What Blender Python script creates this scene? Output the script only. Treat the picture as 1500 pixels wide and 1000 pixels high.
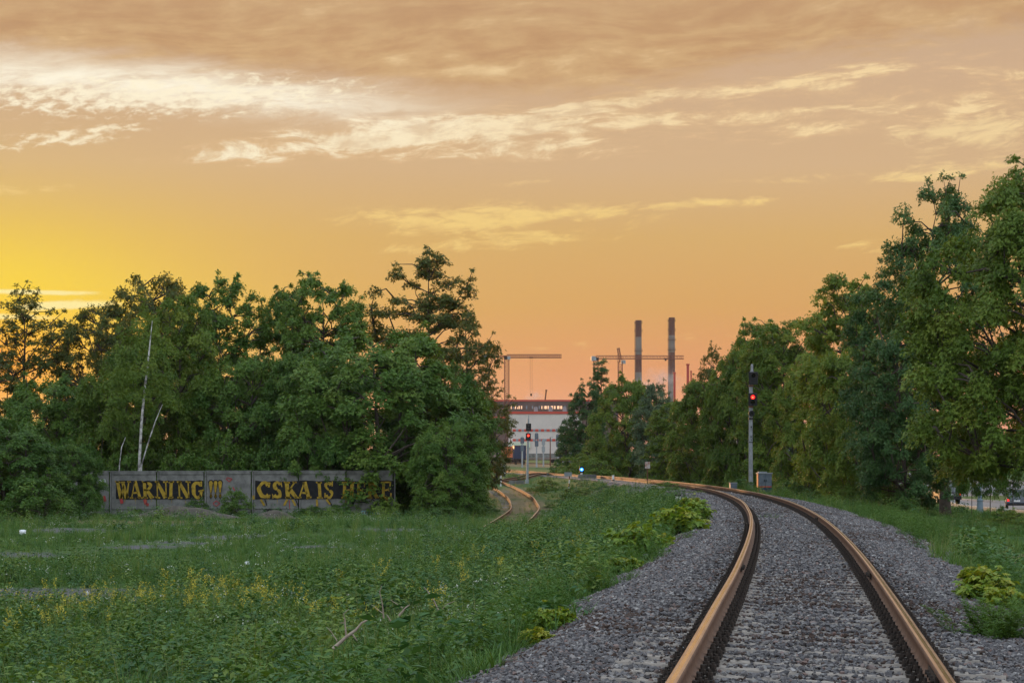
import bpy, bmesh, math, random
import numpy as np
from mathutils import Vector, Matrix

S = bpy.context.scene
C = S.collection
for o in list(bpy.data.objects):
    bpy.data.objects.remove(o)
RNG = np.random.default_rng(7)
random.seed(7)
F = 3200.0            # focal length in pixels of the 1500 px wide photograph
CZ = 1.27             # camera height above the rail heads
HOR = 673.0           # row of the horizon

# ------------------------------------------------------------------ camera
cam = bpy.data.cameras.new('camera')
camo = bpy.data.objects.new('camera', cam)
C.objects.link(camo)
cam.sensor_width = 36.0
cam.lens = F / 1500 * 36
cam.shift_y = (HOR - 500) / 1500
cam.clip_start = 0.5
cam.clip_end = 9000
camo.location = (0, 0, CZ)
camo.rotation_euler = (math.pi / 2, 0, 0)
S.camera = camo
S.render.engine = 'CYCLES'
S.cycles.max_bounces = 6
S.cycles.diffuse_bounces = 3
S.cycles.glossy_bounces = 2
S.cycles.transmission_bounces = 4
S.cycles.volume_bounces = 0
S.cycles.transparent_max_bounces = 6
S.cycles.caustics_reflective = False
S.cycles.caustics_refractive = False
S.cycles.use_denoising = True

# ------------------------------------------------------------------ view
S.view_settings.view_transform = 'Standard'
S.view_settings.look = 'None'
S.view_settings.gamma = 1.0
S.view_settings.exposure = 0.0
S.view_settings.use_curve_mapping = False


def lin(r, g, b):
    f = lambda c: (c / 255 / 12.92) if c / 255 <= 0.04045 else ((c / 255 + 0.055) / 1.055) ** 2.4
    return (f(r), f(g), f(b), 1.0)


class NT:
    """small helper to write node trees as expressions"""
    def __init__(s, tree):
        s.t = tree

    def n(s, typ, **kw):
        nd = s.t.nodes.new(typ)
        for k, v in kw.items():
            setattr(nd, k, v)
        return nd

    def put(s, sock, v):
        if hasattr(v, 'is_linked') or isinstance(v, bpy.types.NodeSocket):
            s.t.links.new(v, sock)
        elif v is not None:
            if sock.type == 'RGBA' and not hasattr(v, '__len__'):
                v = (v, v, v, 1)
            if sock.type == 'RGBA' and len(v) == 3:
                v = (*v, 1)
            sock.default_value = v

    def m(s, op, a, b=None, c=None, clamp=False):
        nd = s.n('ShaderNodeMath', operation=op, use_clamp=clamp)
        s.put(nd.inputs[0], a)
        if b is not None:
            s.put(nd.inputs[1], b)
        if c is not None:
            s.put(nd.inputs[2], c)
        return nd.outputs[0]

    def step(s, x, a, b, o0=0.0, o1=1.0):
        nd = s.n('ShaderNodeMapRange', interpolation_type='SMOOTHSTEP', clamp=True)
        s.put(nd.inputs[0], x)
        for i, v in enumerate((a, b, o0, o1)):
            s.put(nd.inputs[i + 1], v)
        return nd.outputs[0]

    def mix(s, f, a, b, mode='MIX'):
        nd = s.n('ShaderNodeMix', data_type='RGBA', blend_type=mode)
        s.put(nd.inputs['Factor'], f)
        s.put(nd.inputs[6], a)
        s.put(nd.inputs[7], b)
        return nd.outputs[2]

    def noise(s, vec, scale, detail=4, rough=0.55, dist=0.0, dims='3D', lac=2.0):
        nd = s.n('ShaderNodeTexNoise', noise_dimensions=dims)
        s.put(nd.inputs['Vector'], vec)
        nd.inputs['Scale'].default_value = scale
        nd.inputs['Detail'].default_value = detail
        nd.inputs['Roughness'].default_value = rough
        nd.inputs['Lacunarity'].default_value = lac
        nd.inputs['Distortion'].default_value = dist
        return nd.outputs['Fac']

    def comb(s, x, y, z=0.0):
        nd = s.n('ShaderNodeCombineXYZ')
        for i, v in enumerate((x, y, z)):
            s.put(nd.inputs[i], v)
        return nd.outputs[0]

    def ramp(s, f, stops, interp='LINEAR'):
        nd = s.n('ShaderNodeValToRGB')
        nd.color_ramp.interpolation = interp
        el = nd.color_ramp.elements
        while len(el) < len(stops):
            el.new(0.5)
        for e, (p, c) in zip(el, stops):
            e.position = p
            e.color = c if len(c) == 4 else (*c, 1)
        s.put(nd.inputs[0], f)
        return nd.outputs[0]


# ------------------------------------------------------------------ world: evening sky
SUN_AZ, SUN_EL = -13.0, 2.9       # degrees: left of the view direction, above the horizon
world = bpy.data.worlds.new('World')
S.world = world
world.use_nodes = True
wt = world.node_tree
wt.nodes.clear()
W = NT(wt)
gen = W.n('ShaderNodeTexCoord').outputs['Generated']
sep = W.n('ShaderNodeSeparateXYZ')
wt.links.new(gen, sep.inputs[0])
dx, dy, dz = sep.outputs
DEG = 57.29578
AZ = W.m('MULTIPLY', W.m('ARCTAN2', dx, dy), DEG)
EL = W.m('MULTIPLY', W.m('ARCSINE', dz), DEG)
AE = W.comb(AZ, EL)
# clear evening sky, by elevation (degrees 0..14)
ct = W.m('DIVIDE', EL, 14.0, clamp=True)
clear = W.ramp(ct, [(0.0, lin(224, 138, 102)), (1.3 / 14, lin(228, 148, 102)), (2.4 / 14, lin(222, 148, 94)),
                    (4.0 / 14, lin(214, 161, 92)), (5.8 / 14, lin(213, 171, 106)), (7.6 / 14, lin(211, 176, 134)),
                    (10.0 / 14, lin(206, 172, 138)), (1.0, lin(188, 162, 140))])


def gauss(ax, ex, ra, re, tilt=0.0):
    mp = W.n('ShaderNodeMapping', vector_type='TEXTURE')
    W.put(mp.inputs['Vector'], AE)
    mp.inputs['Location'].default_value = (ax, ex, 0)
    mp.inputs['Rotation'].default_value = (0, 0, math.radians(tilt))
    mp.inputs['Scale'].default_value = (ra, re, 1)
    vm = W.n('ShaderNodeVectorMath', operation='DOT_PRODUCT')
    wt.links.new(mp.outputs[0], vm.inputs[0])
    wt.links.new(mp.outputs[0], vm.inputs[1])
    return W.m('EXPONENT', W.m('MULTIPLY', vm.outputs['Value'], -1.0))


# warm light round the sun
clear = W.mix(W.m('MULTIPLY', gauss(-14.5, 3.0, 10.5, 3.6), 0.70), clear, lin(240, 196, 84))
clear = W.mix(W.m('MULTIPLY', gauss(-14.2, 3.3, 5.6, 2.6), 1.0), clear, lin(255, 222, 48))
clear = W.mix(W.m('MULTIPLY', gauss(-13.8, 2.3, 3.0, 1.35), 0.95), clear, lin(255, 156, 26))
# cloud noises: long flat streaks and a mottled fleece
warp = W.noise(W.comb(W.m('MULTIPLY', AZ, 0.16), W.m('MULTIPLY', EL, 0.5)), 1.0, 2, 0.5)
wE = W.m('ADD', EL, W.m('MULTIPLY', W.m('SUBTRACT', warp, 0.5), 1.3))
tE = W.m('SUBTRACT', wE, W.m('MULTIPLY', AZ, 0.07))
streak = W.noise(W.comb(W.m('MULTIPLY', AZ, 0.24), W.m('MULTIPLY', tE, 1.55)), 1.0, 7, 0.62, 0.35)
fine = W.noise(W.comb(W.m('MULTIPLY', AZ, 1.15), W.m('MULTIPLY', tE, 3.6), 3.7), 1.0, 6, 0.66, 0.5)
fleece = W.noise(W.comb(W.m('MULTIPLY', AZ, 2.3), W.m('MULTIPLY', W.m('ADD', EL, W.m('MULTIPLY', AZ, -0.10)), 5.6), 9.1), 1.0, 6, 0.62, 0.25)
fibre = W.noise(W.comb(W.m('MULTIPLY', W.m('ADD', AZ, W.m('MULTIPLY', EL, 1.6)), 0.42), W.m('MULTIPLY', W.m('SUBTRACT', tE, W.m('MULTIPLY', AZ, 0.03)), 2.9), 5.3), 1.0, 8, 0.66, 0.12)
soft = W.noise(W.comb(W.m('MULTIPLY', AZ, 0.9), W.m('MULTIPLY', tE, 2.0), 1.9), 1.0, 6, 0.6, 0.0)
wave = W.m('ADD', W.m('MULTIPLY', W.m('SUBTRACT', streak, 0.5), 1.6), W.m('MULTIPLY', W.m('SUBTRACT', fine, 0.5), 0.9))


def px(x, y):
    return (x - 750) / 55.85, (HOR - y) / 55.85


def spot(x, y, rx, ry, tilt=0.0):
    a, e = px(x, y)
    return gauss(a, e, rx / 55.85, ry / 55.85, tilt)


def total(items):
    out = None
    for amp, *a in items:
        g = W.m('MULTIPLY', spot(*a), amp)
        out = g if out is None else W.m('ADD', out, g)
    return out


sky = clear
# thin yellow streaks low down
low = total([(0.85, 740, 318, 240, 20, 1), (0.9, 720, 358, 170, 16, 3), (0.8, 1060, 299, 110, 9, 2), (0.75, 1380, 262, 150, 14, 3),
             (0.95, 1440, 205, 150, 32, 4), (0.6, 1260, 366, 60, 13, 0), (0.55, 800, 268, 80, 8, 2), (0.5, 1110, 268, 100, 8, 2),
             (0.7, 108, 285, 75, 7, 6), (0.7, 5, 288, 50, 14, 0), (0.36, 960, 498, 260, 9, 4), (0.5, 640, 330, 120, 16, 0)])
lowf = W.step(W.m('ADD', low, W.m('ADD', W.m('MULTIPLY', wave, .55), W.m('ADD', W.m('MULTIPLY', W.m('SUBTRACT', fine, 0.5), 1.7), W.m('MULTIPLY', W.m('SUBTRACT', fibre, 0.5), 1.8)))), 0.34, 1.2)
lowf = W.m('MULTIPLY', lowf, W.step(low, 0.10, 0.45))
sky = W.mix(W.m('MULTIPLY', lowf, 0.85), sky, W.mix(W.step(EL, 6.0, 8.5), lin(243, 208, 128), lin(241, 212, 158)))
glow = total([(1.0, 60, 434, 110, 5, 0), (1.0, 110, 452, 100, 8, 2), (0.8, 20, 470, 120, 6, 0)])
sky = W.mix(W.m('MULTIPLY', W.step(W.m('ADD', glow, W.m('MULTIPLY', wave, 0.8)), 0.4, 0.9), 0.8), sky, lin(255, 240, 170))
# middle cloud: brownish veils that carry the bright edges
mid = total([(0.60, 660, 205, 430, 30, 3), (0.45, 470, 238, 260, 9, 2), (0.40, 860, 215, 160, 9, 3), (0.40, 700, 190, 110, 7, 0), (0.45, 585, 210, 140, 13, 4), (0.42, 335, 230, 120, 12, 3), (0.40, 640, 176, 220, 10, 3),
             (0.40, 960, 160, 330, 30, 4), (0.42, 1250, 190, 240, 18, 5), (0.34, 960, 186, 240, 11, 3), (0.36, 1010, 148, 330, 11, 5), (0.36, 1230, 116, 330, 11, 6), (0.50, 1400, 150, 260, 42, 5), (0.22, 820, 236, 240, 9, 2)])
midw = W.m('ADD', W.m('MULTIPLY', W.m('SUBTRACT', streak, 0.5), 1.3), W.m('ADD', W.m('MULTIPLY', W.m('SUBTRACT', fine, 0.5), 1.4), W.m('MULTIPLY', W.m('SUBTRACT', fibre, 0.5), 2.4)))
midv = W.m('ADD', mid, midw)
midf = W.m('MULTIPLY', W.m('MULTIPLY', W.step(midv, 0.22, 1.15), W.step(W.m('ADD', soft, W.m('MULTIPLY', fine, .5)), .56, .86, .35, 1.0)), W.step(mid, 0.10, 0.45))
bright = W.mix(W.step(AZ, -9.0, 8.0), lin(255, 243, 210), lin(245, 216, 164))
midc = W.mix(W.step(midv, 0.55, 1.05), lin(228, 192, 144), bright)
sky = W.mix(W.m('MULTIPLY', midf, 0.92), sky, midc)
# the high sheet over the top of the picture and beyond
edge = W.m('ADD', W.step(AZ, -14.0, 0.0, 10.15, 9.35), W.step(AZ, 1.0, 13.0, 0.0, 1.35))
sheet = W.step(W.m('ADD', W.m('SUBTRACT', EL, edge), W.m('MULTIPLY', wave, 1.0)), -0.25, 0.75)
tone = W.m('ADD', W.m('ADD', W.m('ADD', W.m('MULTIPLY', streak, 0.60), W.m('MULTIPLY', fibre, 0.45)), W.m('MULTIPLY', soft, 0.45)), -0.27)
sheetc = W.ramp(tone, [(0.24, lin(184, 140, 98)), (0.42, lin(196, 154, 109)), (0.56, lin(208, 170, 122)), (0.74, lin(238, 208, 158))])
sheetc = W.mix(W.step(EL, 10.5, 12.2, 0.0, 0.35), sheetc, lin(190, 152, 116))
sky = W.mix(W.m('MULTIPLY', sheet, 0.93), sky, sheetc)
# bright rim of the sheet on the sun's side
rimd = W.m('SUBTRACT', W.m('ADD', EL, W.m('MULTIPLY', wave, 0.55)), W.m('SUBTRACT', edge, 0.30))
rim = W.m('EXPONENT', W.m('MULTIPLY', W.m('MULTIPLY', rimd, rimd), -5.0))
rim = W.m('MULTIPLY', W.m('MULTIPLY', rim, W.step(AZ, 0.5, -7.0)), W.step(W.m('ADD', fibre, W.m('MULTIPLY', fine, .6)), .55, .95, .45, 1.0))
sky = W.mix(rim, sky, lin(255, 246, 222))
fl = W.m('MULTIPLY', spot(230, 152, 330, 34, 2), 1.25)
flf = W.m('MULTIPLY', W.step(W.m('ADD', fl, W.m('MULTIPLY', W.m('SUBTRACT', fleece, 0.5), 4.0)), 0.45, 1.55), W.step(fl, 0.2, 0.6))
sky = W.mix(W.m('MULTIPLY', flf, 0.9), sky, lin(255, 243, 212))
fl2 = spot(110, 213, 130, 16, 9)
flf2 = W.m('MULTIPLY', W.step(W.m('ADD', fl2, W.m('MULTIPLY', W.m('SUBTRACT', fleece, 0.5), 3.4)), 0.40, 1.35), W.step(fl2, 0.2, 0.6))
sky = W.mix(W.m('MULTIPLY', flf2, 0.85), sky, lin(255, 241, 206))
# away from the sun the low sky is cooler, brightened to light the tree fronts; overhead the fill joins the Sky Texture
away = W.m('COSINE', W.m('DIVIDE', W.m('SUBTRACT', AZ, SUN_AZ), DEG))
cool = W.mix(W.step(EL, 0, 30), (0.86, 0.82, 0.86, 1), (1.15, 1.28, 1.42, 1))
sky = W.mix(W.step(away, 0.75, -0.55), sky, cool)
nish = W.n('ShaderNodeTexSky', sky_type='NISHITA')
nish.sun_disc = False
nish.sun_elevation = math.radians(SUN_EL)
nish.sun_rotation = math.radians(-SUN_AZ)
nish.altitude = 150
nish.air_density = 1.2
nish.dust_density = 2.0
nish.ozone_density = 2.0
bg1 = W.n('ShaderNodeBackground')
wt.links.new(nish.outputs[0], bg1.inputs['Color'])
bg1.inputs['Strength'].default_value = 0.15
# added bright cool fill over the unseen upper sky, raising light on the ground
sky_fill = W.n('ShaderNodeBackground')
sky_fill.inputs['Color'].default_value = (0.74, 0.84, 0.93, 1)
sky_fill.inputs['Strength'].default_value = 1.45
addb = W.n('ShaderNodeAddShader')
wt.links.new(bg1.outputs[0], addb.inputs[0])
wt.links.new(sky_fill.outputs[0], addb.inputs[1])
bg2 = W.n('ShaderNodeBackground')
wt.links.new(sky, bg2.inputs['Color'])
bg2.inputs['Strength'].default_value = 1.0
mixs = W.n('ShaderNodeMixShader')
wt.links.new(W.step(EL, 12.5, 42.0), mixs.inputs[0])
wt.links.new(bg2.outputs[0], mixs.inputs[1])
wt.links.new(addb.outputs[0], mixs.inputs[2])
wo = W.n('ShaderNodeOutputWorld')
wt.links.new(mixs.outputs[0], wo.inputs['Surface'])
world.cycles.sampling_method = 'MANUAL'
world.cycles.sample_map_resolution = 1024

# ------------------------------------------------------------------ sun, low behind the trees
sl = bpy.data.lights.new('sun', 'SUN')
sl.energy = 3.0
sl.angle = math.radians(0.8)
sl.color = (1.0, 0.50, 0.20)
so = bpy.data.objects.new('sun', sl)
C.objects.link(so)
_a, _e = math.radians(SUN_AZ), math.radians(SUN_EL)
so.rotation_euler = Vector((math.sin(_a) * math.cos(_e), math.cos(_a) * math.cos(_e), math.sin(_e))).to_track_quat('Z', 'Y').to_euler()
so.location = (0, 0, 60)

# ------------------------------------------------------------------ object helpers


def tag(o, label=None, cat=None, group=None, kind=None):
    if label: o['label'] = label
    if cat: o['category'] = cat
    if group: o['group'] = group
    if kind: o['kind'] = kind
    return o


def empty(name, loc=(0, 0, 0), rz=0.0, label=None, cat=None, group=None, ry=0.0, scale=1.0):
    o = bpy.data.objects.new(name, None)
    C.objects.link(o)
    o.location = loc
    o.rotation_euler = (0, ry, rz)
    o.scale = (scale,) * 3 if not hasattr(scale, '__len__') else scale
    o.empty_display_size = 0.3
    return tag(o, label, cat, group)


def link(name, me, parent=None, loc=None):
    o = bpy.data.objects.new(name, me)
    C.objects.link(o)
    if parent is not None:
        o.parent = parent
    if loc is not None:
        o.location = loc
    return o


def np_mesh(name, V, Fq, mats, mi=None, smooth=False, fattr=None):
    """mesh from numpy arrays; Fq is (n,3) or (n,4)"""
    V = np.asarray(V, dtype=np.float32)
    Fq = np.asarray(Fq, dtype=np.int32)
    me = bpy.data.meshes.new(name)
    me.vertices.add(len(V))
    me.vertices.foreach_set('co', V.ravel())
    k = Fq.shape[1]
    me.loops.add(Fq.size)
    me.loops.foreach_set('vertex_index', Fq.ravel())
    me.polygons.add(len(Fq))
    me.polygons.foreach_set('loop_start', np.arange(0, Fq.size, k, dtype=np.int32))
    if mi is not None:
        me.polygons.foreach_set('material_index', np.asarray(mi, dtype=np.int32))
    if smooth:
        me.polygons.foreach_set('use_smooth', np.ones(len(Fq), dtype=bool))
    for m in (mats if isinstance(mats, (list, tuple)) else [mats]):
        me.materials.append(m)
    for nm, arr in (fattr or {}).items():
        dom = 'FACE' if len(arr) == len(Fq) else 'POINT'
        a = me.attributes.new(nm, 'FLOAT', dom)
        a.data.foreach_set('value', np.asarray(arr, dtype=np.float32))
    me.update(calc_edges=True)
    return me


class MB:
    """collects boxes, tubes, lathes and prisms into one mesh"""
    def __init__(s):
        s.v, s.f, s.mi, s.sm = [], [], [], []

    def add(s, vs, fs, m=0, smooth=False, M=None):
        b = len(s.v)
        for v in vs:
            v = Vector(v)
            s.v.append(tuple(M @ v if M else v))
        for f in fs:
            s.f.append([i + b for i in f])
            s.mi.append(m)
            s.sm.append(smooth)
        return s

    def box(s, c, d, m=0, M=None, taper=1.0):
        x, y, z = (k / 2 for k in d)
        vs = []
        for zz, t in ((-z, 1.0), (z, taper)):
            vs += [(c[0] - x * t, c[1] - y * t, c[2] + zz), (c[0] + x * t, c[1] - y * t, c[2] + zz),
                   (c[0] + x * t, c[1] + y * t, c[2] + zz), (c[0] - x * t, c[1] + y * t, c[2] + zz)]
        return s.add(vs, [(3, 2, 1, 0), (4, 5, 6, 7), (0, 1, 5, 4), (1, 2, 6, 5), (2, 3, 7, 6), (3, 0, 4, 7)], m, False, M)

    def tube(s, pts, rads, n=8, m=0, smooth=True, cap=True, M=None):
        pts = [Vector(p) for p in pts]
        if not hasattr(rads, '__len__'):
            rads = [rads] * len(pts)
        vs, fs = [], []
        ref = Vector((0, 0, 1))
        for i, p in enumerate(pts):
            t = (pts[min(i + 1, len(pts) - 1)] - pts[max(i - 1, 0)]).normalized()
            a = t.cross(ref)
            if a.length < 0.15:
                a = t.cross(Vector((0, 1, 0)))
            a.normalize()
            b = t.cross(a)
            for k in range(n):
                w = 2 * math.pi * k / n
                vs.append(p + (a * math.cos(w) + b * math.sin(w)) * rads[i])
        for i in range(len(pts) - 1):
            for k in range(n):
                fs.append((i * n + k, i * n + (k + 1) % n, (i + 1) * n + (k + 1) % n, (i + 1) * n + k))
        s.add(vs, fs, m, smooth, M)
        if cap:
            s.add(vs[:n], [tuple(range(n))], m, False, M)
            s.add(vs[-n:], [tuple(reversed(range(n)))], m, False, M)
        return s

    def cyl(s, c, r, h, n=12, m=0, axis='Z', r2=None, M=None, smooth=True):
        c = Vector(c)
        ax = {'X': Vector((1, 0, 0)), 'Y': Vector((0, 1, 0)), 'Z': Vector((0, 0, 1))}[axis]
        return s.tube([c - ax * h / 2, c + ax * h / 2], [r, r if r2 is None else r2], n, m, smooth, True, M)

    def prism(s, poly, y0, y1, m=0, M=None):
        """poly in xz, extruded along y"""
        n = len(poly)
        vs = [(p[0], y0, p[1]) for p in poly] + [(p[0], y1, p[1]) for p in poly]
        fs = [tuple(range(n)), tuple(reversed(range(n, 2 * n)))] + [(i, i + n, (i + 1) % n + n, (i + 1) % n) for i in range(n)]
        return s.add(vs, fs, m, False, M)

    def mesh(s, name, mats, recalc=True):
        me = bpy.data.meshes.new(name)
        me.from_pydata(s.v, [], s.f)
        for k in (mats if isinstance(mats, (list, tuple)) else [mats]):
            me.materials.append(k)
        me.polygons.foreach_set('material_index', s.mi)
        me.polygons.foreach_set('use_smooth', s.sm)
        if recalc:
            bm = bmesh.new()
            bm.from_mesh(me)
            bmesh.ops.recalc_face_normals(bm, faces=bm.faces)
            bm.to_mesh(me)
            bm.free()
        me.update()
        return me

    def build(s, name, mats, parent=None, loc=None):
        return link(name, s.mesh(name, mats), parent, loc)


def material(name, base, rough=0.7, metal=0.0, spec=0.3, var=0.0, scale=4.0, var2=None, bump=0.0, bscale=30.0, emit=None, estr=0.0, coat=0.0):
    """Principled with a little procedural variation (noise between two colours) and fine relief"""
    m = bpy.data.materials.new(name)
    m.use_nodes = True
    t = NT(m.node_tree)
    p = m.node_tree.nodes['Principled BSDF']
    p.inputs['Roughness'].default_value = rough
    p.inputs['Metallic'].default_value = metal
    p.inputs['Specular IOR Level'].default_value = spec
    p.inputs['Coat Weight'].default_value = coat
    if var > 0 or var2 or bump:
        co = t.n('ShaderNodeTexCoord').outputs['Object']
    if var > 0 or var2:
        b2 = var2 if var2 else tuple(c * (1 - var) for c in base[:3])
        n1 = t.noise(co, scale, 6, 0.65)
        f = t.step(n1, 0.35, 0.68)
        t.put(p.inputs['Base Color'], t.mix(f, (*base[:3], 1), (*b2[:3], 1)))
    else:
        p.inputs['Base Color'].default_value = (*base[:3], 1)
    if bump:
        bp = t.n('ShaderNodeBump')
        bp.inputs['Strength'].default_value = bump
        bp.inputs['Distance'].default_value = 0.02
        t.put(bp.inputs['Height'], t.noise(co, bscale, 5, 0.6))
        m.node_tree.links.new(bp.outputs[0], p.inputs['Normal'])
    if emit:
        p.inputs['Emission Color'].default_value = (*emit[:3], 1)
        p.inputs['Emission Strength'].default_value = estr
    return m


def leaf_material(name, c1, c2, c3, trans=0.35, rough=0.55, rnd=0.35, through=(1.3, 1.15, 0.5)):
    """leaf: colour varies leaf by leaf and twig by twig (attribute tint), light passes through"""
    m = bpy.data.materials.new(name)
    m.use_nodes = True
    t = NT(m.node_tree)
    nt = m.node_tree
    p = nt.nodes['Principled BSDF']
    at = t.n('ShaderNodeAttribute', attribute_name='tint')
    oi = t.n('ShaderNodeObjectInfo')
    f = t.m('ADD', at.outputs['Fac'], t.m('MULTIPLY', t.m('SUBTRACT', oi.outputs['Random'], 0.5), rnd))
    col = t.ramp(f, [(0.0, c1), (0.5, c2), (1.0, c3)])
    t.put(p.inputs['Base Color'], col)
    p.inputs['Roughness'].default_value = rough
    p.inputs['Specular IOR Level'].default_value = 0.25
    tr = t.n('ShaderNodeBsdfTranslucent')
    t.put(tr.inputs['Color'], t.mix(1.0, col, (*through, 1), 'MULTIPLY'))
    mx = t.n('ShaderNodeMixShader')
    mx.inputs[0].default_value = trans
    nt.links.new(p.outputs[0], mx.inputs[1])
    nt.links.new(tr.outputs[0], mx.inputs[2])
    nt.links.new(mx.outputs[0], nt.nodes['Material Output'].inputs['Surface'])
    return m


_perm = np.random.default_rng(3).random((256, 256))


def vnoise(x, y, sc=1.0, seed=0):
    """smooth value noise 0..1"""
    x = np.asarray(x, float) * sc + seed * 17.3
    y = np.asarray(y, float) * sc + seed * 9.7
    xi, yi = np.floor(x).astype(int), np.floor(y).astype(int)
    fx, fy = x - xi, y - yi
    fx, fy = fx * fx * (3 - 2 * fx), fy * fy * (3 - 2 * fy)
    g = lambda a, b: _perm[a & 255, b & 255]
    return (g(xi, yi) * (1 - fx) + g(xi + 1, yi) * fx) * (1 - fy) + (g(xi, yi + 1) * (1 - fx) + g(xi + 1, yi + 1) * fx) * fy


# ------------------------------------------------------------------ the lie of the land
# centre line of the main track: heading and curvature table (metres), a left-hand curve
_s = np.arange(0, 420, 1.0)
_k = np.interp(_s, [0, 40, 80, 120, 180, 260], [0.000224, 0.001293, 0.002114, 0.001063, 0.000685, -0.000744])
_th = 0.1350 - np.cumsum(_k)
_tx = 1.1165 + np.cumsum(np.sin(_th))
_ty = 8.0 + np.cumsum(np.cos(_th))
_ty = np.concatenate([[-40.0], _ty]); _tx = np.concatenate([[_tx[0] - (49.0) * 0.1355], _tx])


def XC(y):
    return np.interp(y, _ty, _tx)


def rise(y):
    return np.interp(y, [0, 300, 430, 470, 560, 680, 900, 5000], [0, 0, 0.4, 0.85, 1.2, 2.9, 3.4, 3.4])


def gz(x, y, bumps=True):
    x = np.asarray(x, float); y = np.asarray(y, float)
    u = x - XC(y)
    left = np.interp(-u, [0, 1.95, 2.7, 4.2, 6.5, 9.0, 400], [-.225, -.225, -.42, -1.12, -1.5, -1.65, -1.65])
    kl = np.interp(y, [0, 135, 170, 205, 250, 330], [1, 1, .62, .12, .05, 0.02])
    right = np.interp(u, [0, 1.95, 2.7, 3.4, 6, 10, 21, 36, 60, 600], [-.225, -.225, -.38, -.6, -.8, -1.22, -2.1, -3.1, -3.4, -3.4])
    kr = np.interp(y, [0, 190, 280, 400], [1, 1, .65, .3])
    z = -.225 + np.where(u < 0, (left + .225) * kl, (right + .225) * kr) + rise(y)
    # the bed is canted with the track
    z = z - np.clip(u, -1.5, 1.5) * .044 * np.interp(y, [0, 180, 230], [1, 1, 0]) * np.clip((3.0 - np.abs(u)) / 1.0, 0, 1)
    if bumps:
        w = np.clip((np.abs(u) - 2.6) / 2.0, 0, 1)
        z = z + w * ((vnoise(x, y, .35) - .5) * .16 + (vnoise(x, y, 1.3, 2) - .5) * .07)
    return z


def P(x, y, d):
    return Vector(((x - 750) * d / F, d, CZ - (y - HOR) * d / F))


_D = np.concatenate([np.arange(9, 120, .2), np.arange(120, 400, .5), np.arange(400, 1200, 2.0)])


def hit(x, y, off=0.0):
    """where the sight line of photograph pixel x, y meets the ground (plus off metres)"""
    X = (x - 750) * _D / F
    Z = CZ - (y - HOR) * _D / F
    below = Z < gz(X, _D) + off
    i = int(np.argmax(below)) if below.any() else len(_D) - 1
    return Vector((X[i], _D[i], gz(X[i], _D[i]) + off))


def on(x, d, off=0.0):
    X = (x - 750) * d / F
    return Vector((X, d, float(gz(X, d)) + off))

# ------------------------------------------------------------------ materials
M = {}
M['rust'] = material('rusty_steel', (.085, .040, .024), rough=.8, var2=(.15, .068, .036), scale=14, bump=.25, bscale=60)
M['web'] = material('rail_web', (.105, .058, .040), rough=.75, var2=(.17, .095, .062), scale=9, bump=.2, bscale=50)
M['polish'] = material('polished_rail_head', (.62, .47, .36), rough=.18, metal=1.0, var2=(.46, .31, .21), scale=1.3)
M['band'] = material('worn_rail_shoulder', (.46, .30, .20), rough=.32, metal=.9, var2=(.34, .20, .125), scale=1.7)
M['dullhead'] = material('rusting_rail_head', (.42, .25, .15), rough=.42, metal=.8, var2=(.30, .17, .10), scale=5)
M['bolt'] = material('oily_fastening', (.046, .033, .026), rough=.75, var2=(.018, .015, .014), scale=22)
M['sleeper'] = material('weathered_concrete_sleeper', (.30, .262, .23), rough=.9, var2=(.17, .15, .135), scale=7, bump=.3, bscale=40)
M['concrete'] = material('weathered_concrete', (.215, .21, .20), rough=.92, var2=(.115, .113, .108), scale=1.6, bump=.3, bscale=22)
M['concrete_pole'] = material('concrete_mast', (.29, .30, .32), rough=.9, var2=(.20, .205, .22), scale=3, bump=.2)
M['steel'] = material('galvanised_steel', (.34, .37, .39), rough=.55, metal=.3, var=.2, scale=4)
M['blackpaint'] = material('black_paint', (.012, .013, .015), rough=.5, var=.25, scale=8)
M['greypaint'] = material('grey_paint', (.13, .155, .19), rough=.6, var2=(.09, .11, .14), scale=3)
M['palegrey'] = material('pale_grey_paint', (.27, .29, .31), rough=.7, var=.2, scale=4)
M['white'] = material('dirty_white_paint', (.72, .71, .70), rough=.7, var2=(.55, .54, .53), scale=5)
M['redpaint'] = material('red_paint', (.45, .045, .035), rough=.6, var=.2, scale=5)
M['darkblue'] = material('dark_blue_paint', (.035, .05, .10), rough=.6, var=.25, scale=2)
M['blue'] = material('blue_paint', (.03, .14, .38), rough=.6, var=.2, scale=2)
M['orange'] = material('faded_orange_paint', (.60, .17, .07), rough=.7, var=.25, scale=2)
M['brownwagon'] = material('faded_brown_wagon_paint', (.28, .21, .18), rough=.8, var2=(.20, .15, .13), scale=1.5)
M['redlamp'] = material('red_signal_lamp', (.4, .01, .01), emit=(1, .02, .02), estr=2.6)
M['redcore'] = material('red_signal_lamp_core', (.6, .1, .05), emit=(1, .16, .05), estr=3.0)
M['bluelamp'] = material('blue_signal_lamp', (.02, .1, .4), emit=(.02, .25, 1.0), estr=3.0)
M['bluecore'] = material('blue_signal_lamp_core', (.4, .8, 1), emit=(.35, .85, 1), estr=3.0)
M['lens'] = material('dark_lens', (.012, .014, .016), rough=.12, spec=.6)
M['bark'] = material('bark', (.085, .066, .052), rough=.95, var2=(.045, .036, .03), scale=6, bump=.6, bscale=14)
M['deadwood'] = material('bleached_dead_wood', (.42, .34, .28), rough=.9, var2=(.25, .18, .14), scale=6, bump=.3)
M['asphalt'] = material('asphalt', (.16, .155, .16), rough=.9, var2=(.12, .118, .122), scale=1.2, bump=.2)
M['kerb'] = material('kerb_stone', (.46, .42, .39), rough=.9, var=.2, scale=3)
M['glass'] = material('window_glass', (.06, .07, .08), rough=.08, spec=.8)
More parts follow.
